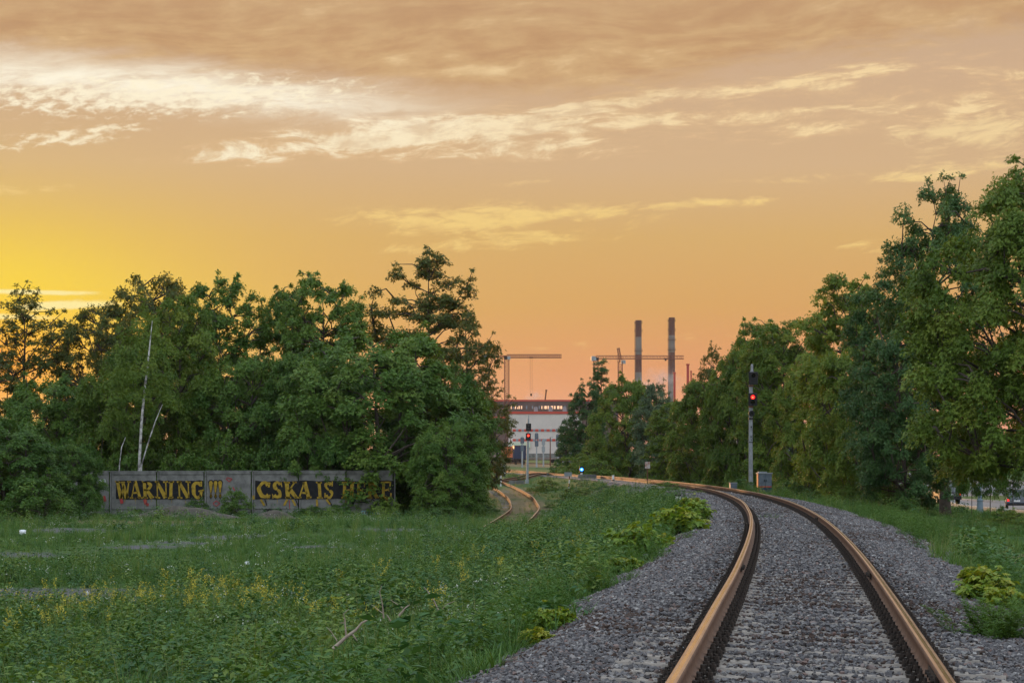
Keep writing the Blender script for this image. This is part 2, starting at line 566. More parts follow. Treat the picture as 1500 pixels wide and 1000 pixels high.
M['tyre'] = material('tyre_rubber', (.012, .012, .012), rough=.85)
M['plastic'] = material('white_plastic_litter', (.75, .77, .80), rough=.5, var=.15, scale=20)


def ground_material():
    m = bpy.data.materials.new('soil_and_turf')
    m.use_nodes = True
    t = NT(m.node_tree)
    p = m.node_tree.nodes['Principled BSDF']
    co = t.n('ShaderNodeTexCoord').outputs['Object']
    grav = t.n('ShaderNodeAttribute', attribute_name='gravel').outputs['Fac']
    dry = t.n('ShaderNodeAttribute', attribute_name='dry').outputs['Fac']
    n1 = t.noise(co, .25, 6, .62)
    n2 = t.noise(co, 3.0, 6, .7)
    n3 = t.noise(co, 24.0, 3, .7)
    turf = t.ramp(t.m('ADD', t.m('MULTIPLY', n1, .6), t.m('MULTIPLY', n2, .4)), [(.3, (.028, .060, .018)), (.5, (.050, .092, .028)), (.7, (.085, .120, .042))])
    drc = t.ramp(n2, [(.3, (.10, .085, .045)), (.55, (.18, .135, .075)), (.75, (.25, .18, .11))])
    stone = t.ramp(n3, [(.3, (.05, .05, .056)), (.5, (.10, .098, .105)), (.7, (.17, .165, .17))])
    c = t.mix(t.step(t.m('ADD', dry, t.m('MULTIPLY', t.m('SUBTRACT', n2, .5), 1.2)), .35, .75), turf, drc)
    c = t.mix(t.step(t.m('ADD', grav, t.m('MULTIPLY', t.m('SUBTRACT', n2, .5), 1.3)), .35, .65), c, stone)
    t.put(p.inputs['Base Color'], c)
    p.inputs['Roughness'].default_value = .95
    p.inputs['Specular IOR Level'].default_value = .1
    b = t.n('ShaderNodeBump')
    b.inputs['Strength'].default_value = .6
    b.inputs['Distance'].default_value = .05
    t.put(b.inputs['Height'], t.noise(co, 9.0, 6, .7))
    m.node_tree.links.new(b.outputs[0], p.inputs['Normal'])
    return m


def ballast_material():
    m = bpy.data.materials.new('crushed_stone')
    m.use_nodes = True
    t = NT(m.node_tree)
    p = m.node_tree.nodes['Principled BSDF']
    co = t.n('ShaderNodeTexCoord').outputs['Object']
    vo = t.n('ShaderNodeTexVoronoi')
    t.put(vo.inputs['Vector'], co)
    vo.inputs['Scale'].default_value = 19
    sh = t.n('ShaderNodeSeparateColor')
    t.put(sh.inputs[0], vo.outputs['Color'])
    c = t.ramp(sh.outputs[0], [(.0, (.050, .047, .052)), (.45, (.095, .090, .096)), (.8, (.145, .136, .14)), (1, (.24, .22, .22))])
    red = t.step(t.noise(co, .5, 4, .6), .58, .75)
    c = t.mix(t.m('MULTIPLY', red, .35), c, (.20, .115, .085))
    t.put(p.inputs['Base Color'], c)
    p.inputs['Roughness'].default_value = .85
    b = t.n('ShaderNodeBump')
    b.inputs['Strength'].default_value = 1.0
    b.inputs['Distance'].default_value = .04
    b.invert = True
    t.put(b.inputs['Height'], vo.outputs['Distance'])
    m.node_tree.links.new(b.outputs[0], p.inputs['Normal'])
    return m


def stone_material():
    m = bpy.data.materials.new('ballast_stone')
    m.use_nodes = True
    t = NT(m.node_tree)
    p = m.node_tree.nodes['Principled BSDF']
    r = t.n('ShaderNodeObjectInfo').outputs['Random']
    co = t.n('ShaderNodeTexCoord').outputs['Object']
    c = t.ramp(r, [(.0, (.040, .037, .042)), (.35, (.080, .074, .080)), (.66, (.135, .126, .13)), (.84, (.20, .19, .185)), (.90, (.15, .082, .066)), (.95, (.21, .195, .19)), (1, (.36, .34, .33))])
    c = t.mix(t.step(t.noise(co, 30, 4, .6), .45, .7), c, t.mix(.5, c, (.15, .14, .14)))
    t.put(p.inputs['Base Color'], c)
    p.inputs['Roughness'].default_value = .8
    return m


HG = .797
CANT = .035


def bedz(x, y):
    return gz(x, y, False)


# ------------------------------------------------------------------ ground sheet, following the track
def sheet(name, us, ys, off, mat, attrs=None, edge=0.0, zfun=None):
    ys = np.asarray(ys); us = np.asarray(us)
    U, Y = np.meshgrid(us, ys)
    X = XC(Y) + U
    if edge:
        X[:, 0] += (vnoise(Y[:, 0], Y[:, 0] * 0, .8, 5) - .5) * edge * 2
        X[:, -1] += (vnoise(Y[:, 0], Y[:, 0] * 0, .8, 8) - .5) * edge * 2
    Z = (zfun or gz)(X, Y) + off
    V = np.stack([X, Y, Z], -1).reshape(-1, 3)
    nr, nc = U.shape
    i = (np.arange(nr - 1)[:, None] * nc + np.arange(nc - 1)[None]).ravel()
    Fq = np.stack([i, i + 1, i + 1 + nc, i + nc], 1)
    fa = {k: f(X, Y).ravel() for k, f in (attrs or {}).items()}
    me = np_mesh(name, V, Fq, mat, smooth=True, fattr=fa)
    return link(name, me)


def ell(x, y, cx, cy, rx, ry):
    return np.exp(-(((x - cx) / rx) ** 2 + ((y - cy) / ry) ** 2))


# bare stony patches of the meadow, dry strips of the verge: (pixel x, y, radius across, radius along)
PATCH = [(60, 872, 3.0, 5), (150, 880, 2.2, 4), (640, 792, 1.2, 2.5), (470, 800, 1.4, 2.5), (200, 800, 1.6, 2.5), (30, 812, 1.8, 3), (590, 812, .9, 2), (330, 786, 2.2, 3), (270, 795, 1.6, 2.5), (345, 835, 1.2, 2), (110, 775, 2.5, 4), (560, 935, .8, 2), (480, 955, .7, 1.6),
         (250, 768, 2.5, 3), (705, 885, .5, 2), (560, 775, 2, 4), (950, 712, 2.2, 9), (905, 708, 2.0, 7), (790, 678, 9, 30), (690, 690, 6, 18)]
PATCHW = []
for a, b, r1, r2 in PATCH:
    h = hit(a, b)
    PATCHW.append((h.x, h.y, r1 * .9, r2 * .7))
DRY = [(1390, 800, 2.0, 8), (1440, 815, 2.0, 6), (1370, 778, 1.2, 5), (1000, 700, 6, 14), (1300, 770, 1.5, 6), (940, 706, 3, 10), (765, 742, 2.2, 22), (752, 760, 1.6, 12), (750, 722, 2.4, 16), (730, 688, 8, 30), (780, 680, 12, 60), (200, 762, 6, 5)]
DRYW = []
for a, b, r1, r2 in DRY:
    h = hit(a, b)
    DRYW.append((h.x, h.y, r1, r2))


def edge_left(y):
    return np.interp(y, [10, 24, 40, 70], [2.32, 2.28, 2.15, 2.1]) + .42 * (vnoise(y, y * 0, .45, 3) - .5) * 2 + .22 * (vnoise(y, y * 0, 1.7, 4) - .5)


def edge_right(y):
    return np.interp(y, [10, 22, 30, 40, 70], [1.78, 1.80, 2.05, 2.35, 2.4]) + .34 * (vnoise(y, y * 0, .4, 6) - .5) * 2 + .2 * (vnoise(y, y * 0, 1.9, 7) - .5)


def gravel_w(x, y):
    w = np.zeros_like(np.asarray(x, float))
    for p in PATCHW:
        w = np.maximum(w, ell(x, y, *p))
    u = x - XC(y)
    e = np.where(u < 0, -u - edge_left(y), u - edge_right(y))
    return np.maximum(w, 1 - np.clip((e + .1) / .35, 0, 1))


def dry_w(x, y):
    w = np.zeros_like(np.asarray(x, float))
    for p in DRYW:
        w = np.maximum(w, ell(x, y, *p))
    return w


us = np.concatenate([[-900, -500, -300, -200, -150, -120, -100], np.arange(-85, -30, 5), np.arange(-30, -12, 1.5), np.arange(-12, -2, .5), np.arange(-2, 2.01, .5),
                     np.arange(2.5, 14, .5), np.arange(14, 45, 2.0), [45, 50, 60, 75, 100, 130, 170, 230, 320, 500, 900]])
ys = np.concatenate([[-60, -30, -10, 0], np.arange(4, 60, .8), np.arange(60, 140, 2.0), np.arange(140, 340, 4.0), np.arange(340, 720, 15), [760, 850, 1000, 1300, 1700, 2400, 3500, 5200, 8000]])
ground = sheet('ground', us, ys, -.03, ground_material(), {'gravel': gravel_w, 'dry': dry_w})
tag(ground, kind='structure')

bed_u = np.concatenate([[-2.2], np.arange(-2.0, 1.5, .2), [1.7]])
bed = sheet('ballast_bed', bed_u, np.concatenate([np.arange(2, 100, .5), np.arange(100, 330, 2.0)]), -.004, ballast_material(), edge=.25, zfun=lambda x, y: bedz(x, y))
tag(bed, kind='structure')


# ------------------------------------------------------------------ main track
def frame_at(y):
    """centre point and heading of the main track at distance y"""
    th = np.interp(y, _ty[1:], _th)
    return np.array([XC(y), y]), th


R65 = [(-.075, -.180), (.075, -.180), (.075, -.170), (.020, -.152), (.009, -.130), (.009, -.055), (.034, -.042), (.0375, -.034), (.0365, -.008), (.031, -.002), (.013, 0.0),
       (-.013, 0.0), (-.031, -.002), (-.0365, -.008), (-.0375, -.034), (-.034, -.042), (-.009, -.055), (-.009, -.130), (-.020, -.152), (-.075, -.170)]
TOPSEG = {9, 10, 11}


def sweep_rail(name, pts, mats, parent, wob=0.0, seed=0):
    """rail profile swept along pts (x, y, z of the running surface)"""
    pts = np.asarray(pts, float)
    d = np.gradient(pts[:, :2], axis=0)
    d /= np.linalg.norm(d, axis=1)[:, None]
    nrm = np.stack([d[:, 1], -d[:, 0]], 1)
    if wob:
        w = (vnoise(pts[:, 1], pts[:, 1] * 0, 1 / 6.0, seed) - .5) * wob * 2 + (vnoise(pts[:, 1], pts[:, 1] * 0, 1 / 13.0, seed + 3) - .5) * wob * 3
        pts[:, 0] += w
        pts[:, 2] += (vnoise(pts[:, 1], pts[:, 1] * 0, 1 / 8.0, seed + 6) - .5) * wob * .8
    pr = np.array(R65)
    k = len(pr)
    V = np.zeros((len(pts), k, 3))
    V[..., 0] = pts[:, None, 0] + nrm[:, None, 0] * pr[None, :, 0]
    V[..., 1] = pts[:, None, 1] + nrm[:, None, 1] * pr[None, :, 0]
    V[..., 2] = pts[:, None, 2] + pr[None, :, 1]
    n = len(pts)
    i = (np.arange(n - 1)[:, None] * k + np.arange(k)[None])
    j = (np.arange(n - 1)[:, None] * k + (np.arange(k)[None] + 1) % k)
    Fq = np.stack([i, j, j + k, i + k], -1).reshape(-1, 4)
    mi = np.tile([(1 if s == 10 or len(mats) < 3 else 2) if s in TOPSEG else 0 for s in range(k)], n - 1)
    return link(name, np_mesh(name, V.reshape(-1, 3), Fq, mats, mi), parent)


track = empty('railway_track', (0, 0, 0), label='main railway track curving left on grey ballast, with shiny rails', cat='railway track')
yy = np.concatenate([np.arange(3, 60, .5), np.arange(60, 330, 1.5)])
for sgn in (-1, 1):
    pts = []
    for y in yy:
        c, th = frame_at(y)
        c = c + sgn * HG * np.array([math.cos(th), -math.sin(th)])
        pts.append((c[0], c[1], -sgn * CANT * np.interp(y, [0, 180, 230], [1, 1, 0]) + float(rise(y))))
    sweep_rail('rail', pts, [M['web'], M['polish'], M['band']], track, wob=.011, seed=4 + sgn)

# concrete sleeper: deeper under the rails, waisted in the middle
sm = MB()
prof = [(-1.35, .145, .155), (-1.05, .145, .150), (-.62, .145, .150), (-.5, .130, .142), (.5, .130, .142), (.62, .145, .150), (1.05, .145, .150), (1.35, .145, .155)]
vs, fs = [], []
for x, hw, top in prof:
    vs += [(x, -hw, -.06), (x, -hw * .72, top - .15), (x, hw * .72, top - .15), (x, hw, -.06)]
for i in range(len(prof) - 1):
    for k in range(3):
        fs.append((i * 4 + k, i * 4 + k + 1, i * 4 + k + 5, i * 4 + k + 4))
fs += [(0, 1, 2, 3), tuple(len(vs) - 4 + k for k in (3, 2, 1, 0))]
sm.add(vs, fs)
sleeper_me = sm.mesh('sleeper', [M['sleeper']])

fm = MB()   # one side of a rail seat: plate, clamp, clip bolt and screw with nuts
fm.box((.110, 0, .008), (.10, .17, .018))
fm.box((.075, 0, .046), (.04, .09, .030))
for bx, h in ((.092, .105), (.140, .080)):
    oy = .018 if bx < .12 else -.018
    fm.cyl((bx, oy, h / 2), .012, h, 6, smooth=False)
    fm.cyl((bx, oy, h * .62), .023, .028, 6, smooth=False)
    fm.cyl((bx, oy, .026), .026, .014, 6, smooth=False)
fast_me = fm.mesh('rail_fastening', [M['bolt']])

SP = .54
y, k = 7.0, 0
rest = []
SLY = []
while y < 150:
    c, th = frame_at(y)
    roll = CANT / HG
    if y < 128:
        so_ = link('sleeper', sleeper_me, track, (c[0], c[1], -.186 + random.uniform(-.006, .006)))
        so_.rotation_euler = (0, roll, -th + random.uniform(-.012, .012))
        for side in (-1, 1):
            for io in (-1, 1):
                SLY.append((y, k)) if (side, io) == (-1, -1) else None
                if k < 74:
                    f_ = link('rail_fastening', fast_me, so_, (side * HG, 0, .004))
                    f_.rotation_euler = (0, 0, 0 if io > 0 else math.pi)
                else:
                    rest.append((c, th, side, io))
    k += 1
    y += SP * math.cos(th)
# fastenings too far off to pick apart
fv = np.array([v.co for v in fast_me.vertices])
ff = [tuple(p.vertices) for p in fast_me.polygons]
mb = MB()
for c, th, side, io in rest:
    R = Matrix.Translation((c[0], c[1], -.188 - side * CANT)) @ Matrix.Rotation(-th, 4, 'Z') @ Matrix.Translation((side * HG, 0, 0)) @ Matrix.Rotation(0 if io > 0 else math.pi, 4, 'Z')
    for bx, h in ((.092, .105), (.140, .08)):
        mb.box((bx, 0, h / 2), (.04, .05, h), 0, R)
tag(mb.build('rail_fastenings', [M['bolt']], track), kind='stuff')
# short fishplates where two rail lengths meet
for yj, sgn in ((14.2, 1), (26.7, 1), (26.9, -1), (52, 1), (51.8, -1)):
    c, th = frame_at(yj)
    fp = MB().box((-sgn * .024, 0, -.092), (.022, .8, .07))
    for q in (-.3, -.1, .1, .3):
        fp.cyl((-sgn * .045, q, -.092), .018, .03, 6, axis='X', smooth=False)
    e = fp.build('fishplate', [M['bolt']], track)
    c = c + sgn * HG * np.array([math.cos(th), -math.sin(th)])
    e.location = (c[0], c[1], -sgn * CANT)
    e.rotation_euler = (0, 0, -th)


# ------------------------------------------------------------------ siding and yard tracks
def smooth_path(ctrl, step=1.0):
    ctrl = np.asarray(ctrl, float)
    L = np.concatenate([[0], np.cumsum(np.linalg.norm(np.diff(ctrl[:, :2], axis=0), axis=1))])
    s = np.arange(0, L[-1], step)
    out = np.stack([np.interp(s, L, ctrl[:, i]) for i in range(2)], 1)
    k = np.ones(9) / 9
    for _ in range(3):
        pad = np.pad(out, ((4, 4), (0, 0)), mode='reflect', reflect_type='odd')
        out = np.stack([np.convolve(pad[:, i], k, 'valid') for i in range(2)], 1)
    return out


def side_track(label, ctrl, zoff, mats, sleepers=True, bury=None, name='siding_track'):
    c = smooth_path(ctrl)
    d = np.gradient(c, axis=0); d /= np.linalg.norm(d, axis=1)[:, None]
    n = np.stack([d[:, 1], -d[:, 0]], 1)
    t = empty(name, (0, 0, 0), label=label, cat='railway track', group='side tracks')
    for sgn in (-1, 1):
        q = c + n * sgn * HG
        z = gz(q[:, 0], q[:, 1], False) + zoff
        if bury is not None:
            z = z + bury(q[:, 1])
        sweep_rail('rail', np.column_stack([q, z]), mats, t)
    if sleepers:
        for i in range(0, len(c), 2):
            o = link('sleeper', sleeper_me, t, (c[i, 0], c[i, 1], float(gz(c[i, 0], c[i, 1], False)) + zoff - .255))
            o.rotation_euler = (0, 0, -math.atan2(d[i, 0], d[i, 1]))
            o.scale = (1, .9, 1)
    return t


def pxpath(pts, off):
    return [tuple(hit(a, b, off))[:2] for a, b in pts]


sid = pxpath([(737, 772.5), (757, 757), (770.5, 743), (766, 731), (756, 722), (738, 712), (715, 703)], .2)
sid = sid + [(sid[-1][0] - 9, sid[-1][1] + 22)]
side_track('rusty siding rails bending through the grass beside the left trees', sid, .20, [M['rust'], M['dullhead']], sleepers=True)
SIDW = np.array(sid)
_sd = None
j0 = hit(712, 706, .2); j1 = hit(752, 701, .2)
c212, th212 = frame_at(214)
side_track('track from behind the left trees joining the main line near the blue lamp', [(j0.x - 6, j0.y - 10), (j0.x, j0.y), (j1.x, j1.y), (c212[0] + .3, 212), (c212[0] + .3 + 2, 228)], .22, [M['rust'], M['dullhead']], sleepers=False, name='siding_track')
side_track('yard track running to the open wagons', [(6.5, 232), (3, 250), (-3, 290), (-9, 330), (-12, 400)], .22, [M['rust'], M['polish']], sleepers=False, name='yard_track')
side_track('yard track crossing behind the nearer signal toward the bushes', [(-9, 262), (-2, 268), (4, 285), (8, 320), (10, 380), (14, 460)], .22, [M['rust'], M['dullhead']], sleepers=False, name='yard_track')
side_track('far yard track in front of the white warehouse', [(-28, 442), (-8, 458), (14, 472), (40, 480)], .22, [M['rust'], M['dullhead']], sleepers=False, name='yard_track')

# ------------------------------------------------------------------ trees
LEAF = {
    'maple': leaf_material('maple_leaf', (.036, .092, .014), (.076, .155, .022), (.150, .220, .034), trans=.24),
    'elm': leaf_material('elm_leaf', (.027, .074, .020), (.052, .115, .028), (.094, .160, .040), trans=.22),
    'bright': leaf_material('ash_leaf', (.062, .120, .014), (.112, .178, .020), (.200, .250, .034), trans=.26),
    'silhouette': leaf_material('poplar_leaf', (.048, .078, .018), (.078, .112, .024), (.120, .140, .034), trans=.36, through=(2.1, 1.15, .40)),  # red-boosted transmission colour stands in for sunset glow in the crowns
    'grey': leaf_material('willow_leaf', (.056, .096, .050), (.094, .144, .072), (.15, .195, .10), trans=.22),
    'seedling': leaf_material('seedling_leaf', (.075, .165, .020), (.170, .260, .026), (.360, .330, .036), trans=.34),
}
M['birchbark'] = material('white_birch_bark', (.62, .60, .57), rough=.85, var2=(.10, .09, .085), scale=3.2)


def unit(v):
    return v / np.maximum(np.linalg.norm(v, axis=-1, keepdims=True), 1e-9)


def leaf_quads(pos, axis, nrm, size, tint, rng, leaflets=(-58, 0, 58), wide=.56, tri=False):
    """compound leaves: each a few folded leaflets; returns vertex, quad and tint arrays"""
    N = len(pos)
    axis = unit(axis)
    nrm = unit(nrm - axis * (nrm * axis).sum(1, keepdims=True))
    side = np.cross(axis, nrm)
    V, Tn = [], []
    for a in leaflets:
        r = np.radians(a + rng.normal(0, 12, N))[:, None]
        d = axis * np.cos(r) + side * np.sin(r)
        d = unit(d + nrm * rng.normal(-.12, .22, N)[:, None])
        w = unit(np.cross(d, nrm) + nrm * rng.normal(0, .25, N)[:, None])
        L = (size * (1.0 if a == 0 else .82) * rng.uniform(.8, 1.2, N))[:, None]
        b = pos + axis * (size * .22)[:, None] * (0 if a == 0 else -1) * .6
        mid = b + d * L * .48 + nrm * L * .05
        if tri:
            q_ = b + d * L * .18
            V.append(np.stack([q_ + w * L * wide * .5, b + d * L - nrm * L * .06, q_ - w * L * wide * .5], 1))
        else:
            V.append(np.stack([b, mid + w * L * wide * .5, b + d * L - nrm * L * .06, mid - w * L * wide * .5], 1))
        Tn.append(tint + rng.normal(0, .10, N))
    V = np.concatenate(V).reshape(-1, 3)
    Fq = np.arange(len(V)).reshape(-1, 3 if tri else 4)
    return V, Fq, np.concatenate(Tn)


PROFILES = {
    'bushy': ([0, .06, .2, .45, .68, .86, .95, 1], [.62, .82, .98, 1, .84, .52, .30, .10]),
    'upright': ([0, .08, .25, .5, .75, .9, 1], [.62, .82, .98, 1.0, .92, .72, .42]),
    'tall': ([0, .15, .35, .6, .8, .92, 1], [.55, .85, 1.0, .88, .64, .40, .14]),
    'poplar': ([0, .1, .4, .7, .9, 1], [.55, .85, 1, .85, .5, .12]),
    'dome': ([0, .1, .3, .55, .8, .93, 1], [.72, .92, 1, .98, .78, .5, .2]),
}
VARIANT = {}


def tree_variant(key, seed, H, R, z0, prof, nclump, per, rc, leaf, lsize=.23, shoots=0, lobes=.28, inner=.25, trunk_r=.20, stems=1, lean=0.0, droop=.45, gap=0.0, shoot_len=1.5, bark='bark', clump_keep=1.0):
    """one kind of tree at its real size: a trunk mesh with limbs and a crown mesh of leaves gathered in drooping clumps"""
    rng = np.random.default_rng(seed)
    tt, rr = PROFILES[prof]
    # crown outline with lobes that change with height
    ph = rng.uniform(0, 6.28, 6)

    def env(t, phi):
        lob = 1 + lobes * (.55 * np.sin(2 * phi + ph[0] + 3 * t) + .45 * np.sin(3 * phi + ph[1] - 5 * t) + .35 * np.sin(5 * phi + ph[2] + 9 * t))
        return R * np.interp(t, tt, rr) * lob
    # trunk(s)
    stempts = []
    for s_ in range(stems):
        a = rng.uniform(0, 6.28)
        sp = 0.0 if stems == 1 else R * .30
        zz = np.linspace(0, 1, 9)
        wob = np.cumsum(rng.normal(0, .06, (9, 2)), 0) * H * .06
        wob -= wob[0]
        pts = np.column_stack([np.cos(a) * sp * zz ** .8 + wob[:, 0] + lean * H * zz ** 1.3 * .5, np.sin(a) * sp * zz ** .8 + wob[:, 1], zz * H * (.86 if s_ == 0 else rng.uniform(.6, .8))])
        stempts.append(pts)
    # clumps
    n = nclump
    t = rng.random(n * 4)
    keep = rng.random(n * 4) < np.interp(t, tt, rr) ** 1.1 + .06
    t = t[keep][:n]
    n = len(t)
    phi = rng.uniform(0, 6.283, n)
    fr = np.where(rng.random(n) < inner, rng.uniform(.25, .7, n), rng.uniform(.76, 1.0, n))
    e = env(t, phi) * fr
    ax = np.column_stack([np.interp(t * H, stempts[0][:, 2], stempts[0][:, 0]), np.interp(t * H, stempts[0][:, 2], stempts[0][:, 1])])
    cl = np.column_stack([ax[:, 0] * .8 + np.cos(phi) * e, ax[:, 1] * .8 + np.sin(phi) * e, z0 + t * (H - z0) - rc * .4])
    cr = rc * rng.uniform(.65, 1.30, n) * (1 - .25 * t)
    ctint = rng.normal(.42, .16, n)
    if gap > 0:
        k_ = vnoise(cl[:, 0] + cl[:, 1] * .5, cl[:, 2], .55, seed) > gap
        cl, cr, ctint = cl[k_], cr[k_], ctint[k_]
    # leading shoots that stand above the outline
    extra = []
    for i in range(shoots):
        tp = rng.uniform(.62, .99)
        f_ = rng.uniform(0, 6.283)
        r0 = env(np.array([tp]), np.array([f_]))[0] * rng.uniform(.35, 1.0)
        base = np.array([np.interp(tp * H, stempts[0][:, 2], stempts[0][:, 0]) * .8 + math.cos(f_) * r0, np.interp(tp * H, stempts[0][:, 2], stempts[0][:, 1]) * .8 + math.sin(f_) * r0, z0 + tp * (H - z0) - rc * .3])
        ln = shoot_len * rng.uniform(.4, 1.0)
        out = np.array([math.cos(f_), math.sin(f_), 0]) * rng.uniform(0, .35)
        m_ = max(2, int(ln / .32))
        for q in range(m_):
            u_ = q / (m_ - 1)
            extra.append((*(base + (out + np.array([0, 0, 1.0])) * ln * u_), rc * (.72 - .42 * u_) * rng.uniform(.8, 1.2), .5))
    if extra:
        ex = np.array(extra)
        cl = np.vstack([cl, ex[:, :3]]); cr = np.concatenate([cr, ex[:, 3]]); ctint = np.concatenate([ctint, ex[:, 4] + rng.normal(0, .08, len(ex))])
    # leaves: each clump is a drooping dome
    cnt = np.maximum(6, (per * (cr / rc) ** 1.7).astype(int))
    ci = np.repeat(np.arange(len(cl)), cnt)
    N = len(ci)
    d = unit(rng.normal(0, 1, (N, 3)))
    d[:, 2] = np.where(d[:, 2] < -.15, -d[:, 2] * rng.uniform(.2, 1, N), d[:, 2])
    rad = cr[ci] * (rng.random(N) ** .45)
    centre = cl[ci]
    outw = unit(np.column_stack([centre[:, 0] - np.mean(cl[:, 0]), centre[:, 1] - np.mean(cl[:, 1]), np.zeros(N)]))
    pos = centre + d * rad[:, None] * np.array([1.0, 1.0, .72]) + outw * (rad * .15)[:, None]
    hor = np.linalg.norm(d[:, :2], axis=1)
    pos[:, 2] -= droop * rad * hor ** 2 * .8
    pos += rng.normal(0, .05, (N, 3))
    axis = unit(d * np.array([1, 1, .35]) + outw * .35 + rng.normal(0, .45, (N, 3)) + np.array([0, 0, -droop]))
    nrm = unit(d * .5 + np.array([0, 0, .9]) + outw * .35 + rng.normal(0, .38, (N, 3)))
    size = lsize * rng.uniform(.7, 1.3, N)
    V, Fq, Tn = leaf_quads(pos, axis, nrm, size, ctint[ci] + rng.normal(0, .08, N), rng, wide=.62, tri=True)
    crown = np_mesh(key + '_crown', V, Fq, LEAF[leaf], fattr={'tint': np.clip(Tn, 0, 1)})
    # limbs join the clumps to the trunk
    mb = MB()
    nodes = []
    for k_, pts in enumerate(stempts):
        tr = trunk_r * (1.0 if k_ == 0 else .75)
        mb.tube(pts, [tr * (1.25 if i == 0 else 1.0 - .85 * i / 8) for i in range(9)], 9)
        nodes += [tuple(p) for p in pts[2:]]
    mt = MB()
    nodes = np.array(nodes)
    order = np.argsort(np.linalg.norm(cl[:, :2] - ax.mean(0), axis=1))
    big = set(order[::3])
    for i in order:
        p = cl[i]
        dv = nodes - p
        cost = np.linalg.norm(dv, axis=1) + np.where(dv[:, 2] > -.2, 3.0, 0)
        q = nodes[int(np.argmin(cost))]
        L = np.linalg.norm(p - q)
        mid = q * .5 + p * .5 + np.array([0, 0, .10 * L]) + rng.normal(0, .06 * L, 3)
        r0 = min(.012 + .020 * L, trunk_r * .5)
        mt.tube([q, mid, p], [r0, r0 * .65, r0 * .3], 5, cap=False)
        if i in big:
            nodes = np.vstack([nodes, mid, p])
    VARIANT[key] = dict(H=H, R=R, crown=crown, trunk=mb.mesh(key + '_trunk', [M[bark]], False), limbs=mt.mesh(key + '_limbs', [M['bark']], False))


tree_variant('bushy_a', 11, 10.0, 5.2, .3, 'dome', 270, 300, .86, 'maple', lsize=.165, shoots=9, lobes=.15, stems=3, droop=.6, shoot_len=1.0)
tree_variant('bushy_b', 12, 10.0, 5.0, .4, 'dome', 250, 290, .86, 'bright', lsize=.165, shoots=10, lobes=.22, stems=2, droop=.6, shoot_len=1.1)
tree_variant('upright_a', 13, 13.0, 3.9, 1.0, 'upright', 230, 240, .80, 'maple', lsize=.165, shoots=20, lobes=.20, stems=2, shoot_len=1.2)
tree_variant('upright_b', 14, 13.0, 3.7, 1.0, 'upright', 220, 240, .78, 'bright', lsize=.165, shoots=14, lobes=.32, stems=1, shoot_len=1.2)
tree_variant('upright_c', 15, 13.0, 4.0, 1.0, 'upright', 220, 240, .80, 'elm', lsize=.16, shoots=12, lobes=.3, stems=2, shoot_len=1.2)
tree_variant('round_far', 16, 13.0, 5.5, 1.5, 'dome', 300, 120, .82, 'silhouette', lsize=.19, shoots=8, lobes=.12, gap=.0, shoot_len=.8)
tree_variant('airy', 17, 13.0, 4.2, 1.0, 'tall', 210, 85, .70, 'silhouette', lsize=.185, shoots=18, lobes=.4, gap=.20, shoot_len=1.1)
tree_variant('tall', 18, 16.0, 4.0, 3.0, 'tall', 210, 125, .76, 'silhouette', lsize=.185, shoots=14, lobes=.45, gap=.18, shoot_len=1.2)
tree_variant('poplar', 19, 15.0, 1.7, 1.0, 'poplar', 110, 110, .58, 'elm', lsize=.18, shoots=10, lobes=.2, shoot_len=1.2)
tree_variant('dark_elm', 20, 9.0, 3.6, .9, 'dome', 240, 280, .68, 'elm', lsize=.125, shoots=8, lobes=.22, stems=2, droop=.6, shoot_len=.8)
tree_variant('near_maple', 21, 12.5, 5.4, 2.8, 'dome', 360, 420, .78, 'bright', lsize=.125, shoots=16, lobes=.22, stems=2, droop=.9, gap=.03, shoot_len=1.1)
tree_variant('leaning', 22, 14.0, 4.2, 3.2, 'dome', 220, 200, .80, 'elm', lsize=.155, shoots=22, lobes=.35, gap=.12, lean=-.10, trunk_r=.34, shoot_len=1.2)
tree_variant('willow', 23, 10.0, 3.6, .8, 'bushy', 180, 180, .76, 'grey', lsize=.165, shoots=8, lobes=.25, stems=2)
tree_variant('birch', 24, 11.0, 2.4, 4.2, 'tall', 90, 90, .66, 'bright', lsize=.14, shoots=8, lobes=.35, gap=.2, trunk_r=.13, lean=.16, bark='birchbark')
tree_variant('shrub', 25, 2.6, 1.7, .0, 'dome', 70, 90, .5, 'maple', lsize=.12, shoots=8, lobes=.25, stems=3, trunk_r=.04, shoot_len=.5)
tree_variant('shrub_bright', 26, 2.4, 1.7, .0, 'dome', 70, 90, .5, 'bright', lsize=.12, shoots=8, lobes=.25, stems=3, trunk_r=.04, shoot_len=.5)
tree_variant('overhang', 27, 6.0, 2.6, 2.75, 'dome', 90, 260, .62, 'maple', lsize=.15, shoots=4, lobes=.3, stems=2, droop=.7, trunk_r=.09, shoot_len=.5)

USED = set()


def tree(name, key, base, H, R, label, cat, group, rz=None, sink=.1, parts=('trunk', 'limbs', 'crown')):
    v = VARIANT[key]
    rz = random.uniform(0, 6.28) if rz is None else rz
    e = empty(name, (base[0], base[1], base[2] - sink), rz, label, cat, group)
    e.scale = (R / v['R'], R / v['R'], H / v['H'])
    for p in parts:
        if v[p] is None:
            continue
        link({'trunk': 'trunk', 'limbs': 'limbs', 'crown': 'crown'}[p], v[p], e)
    return e


def treepx(name, key, x, d, top, wpx, label, cat='tree', group=None, rz=None, at=None):
    """a tree by the pixel column of its trunk, its distance, the pixel row of its top and the width of its crown in pixels"""
    b = on(x, d) if at is None else at
    H = CZ + (HOR - top) * d / F - b.z
    return tree(name, key, b, H, wpx * d / F / 2, label, cat, group, rz)


GL, GR = 'trees behind and beside the graffiti fence', 'trees along the right side of the track'
T = treepx
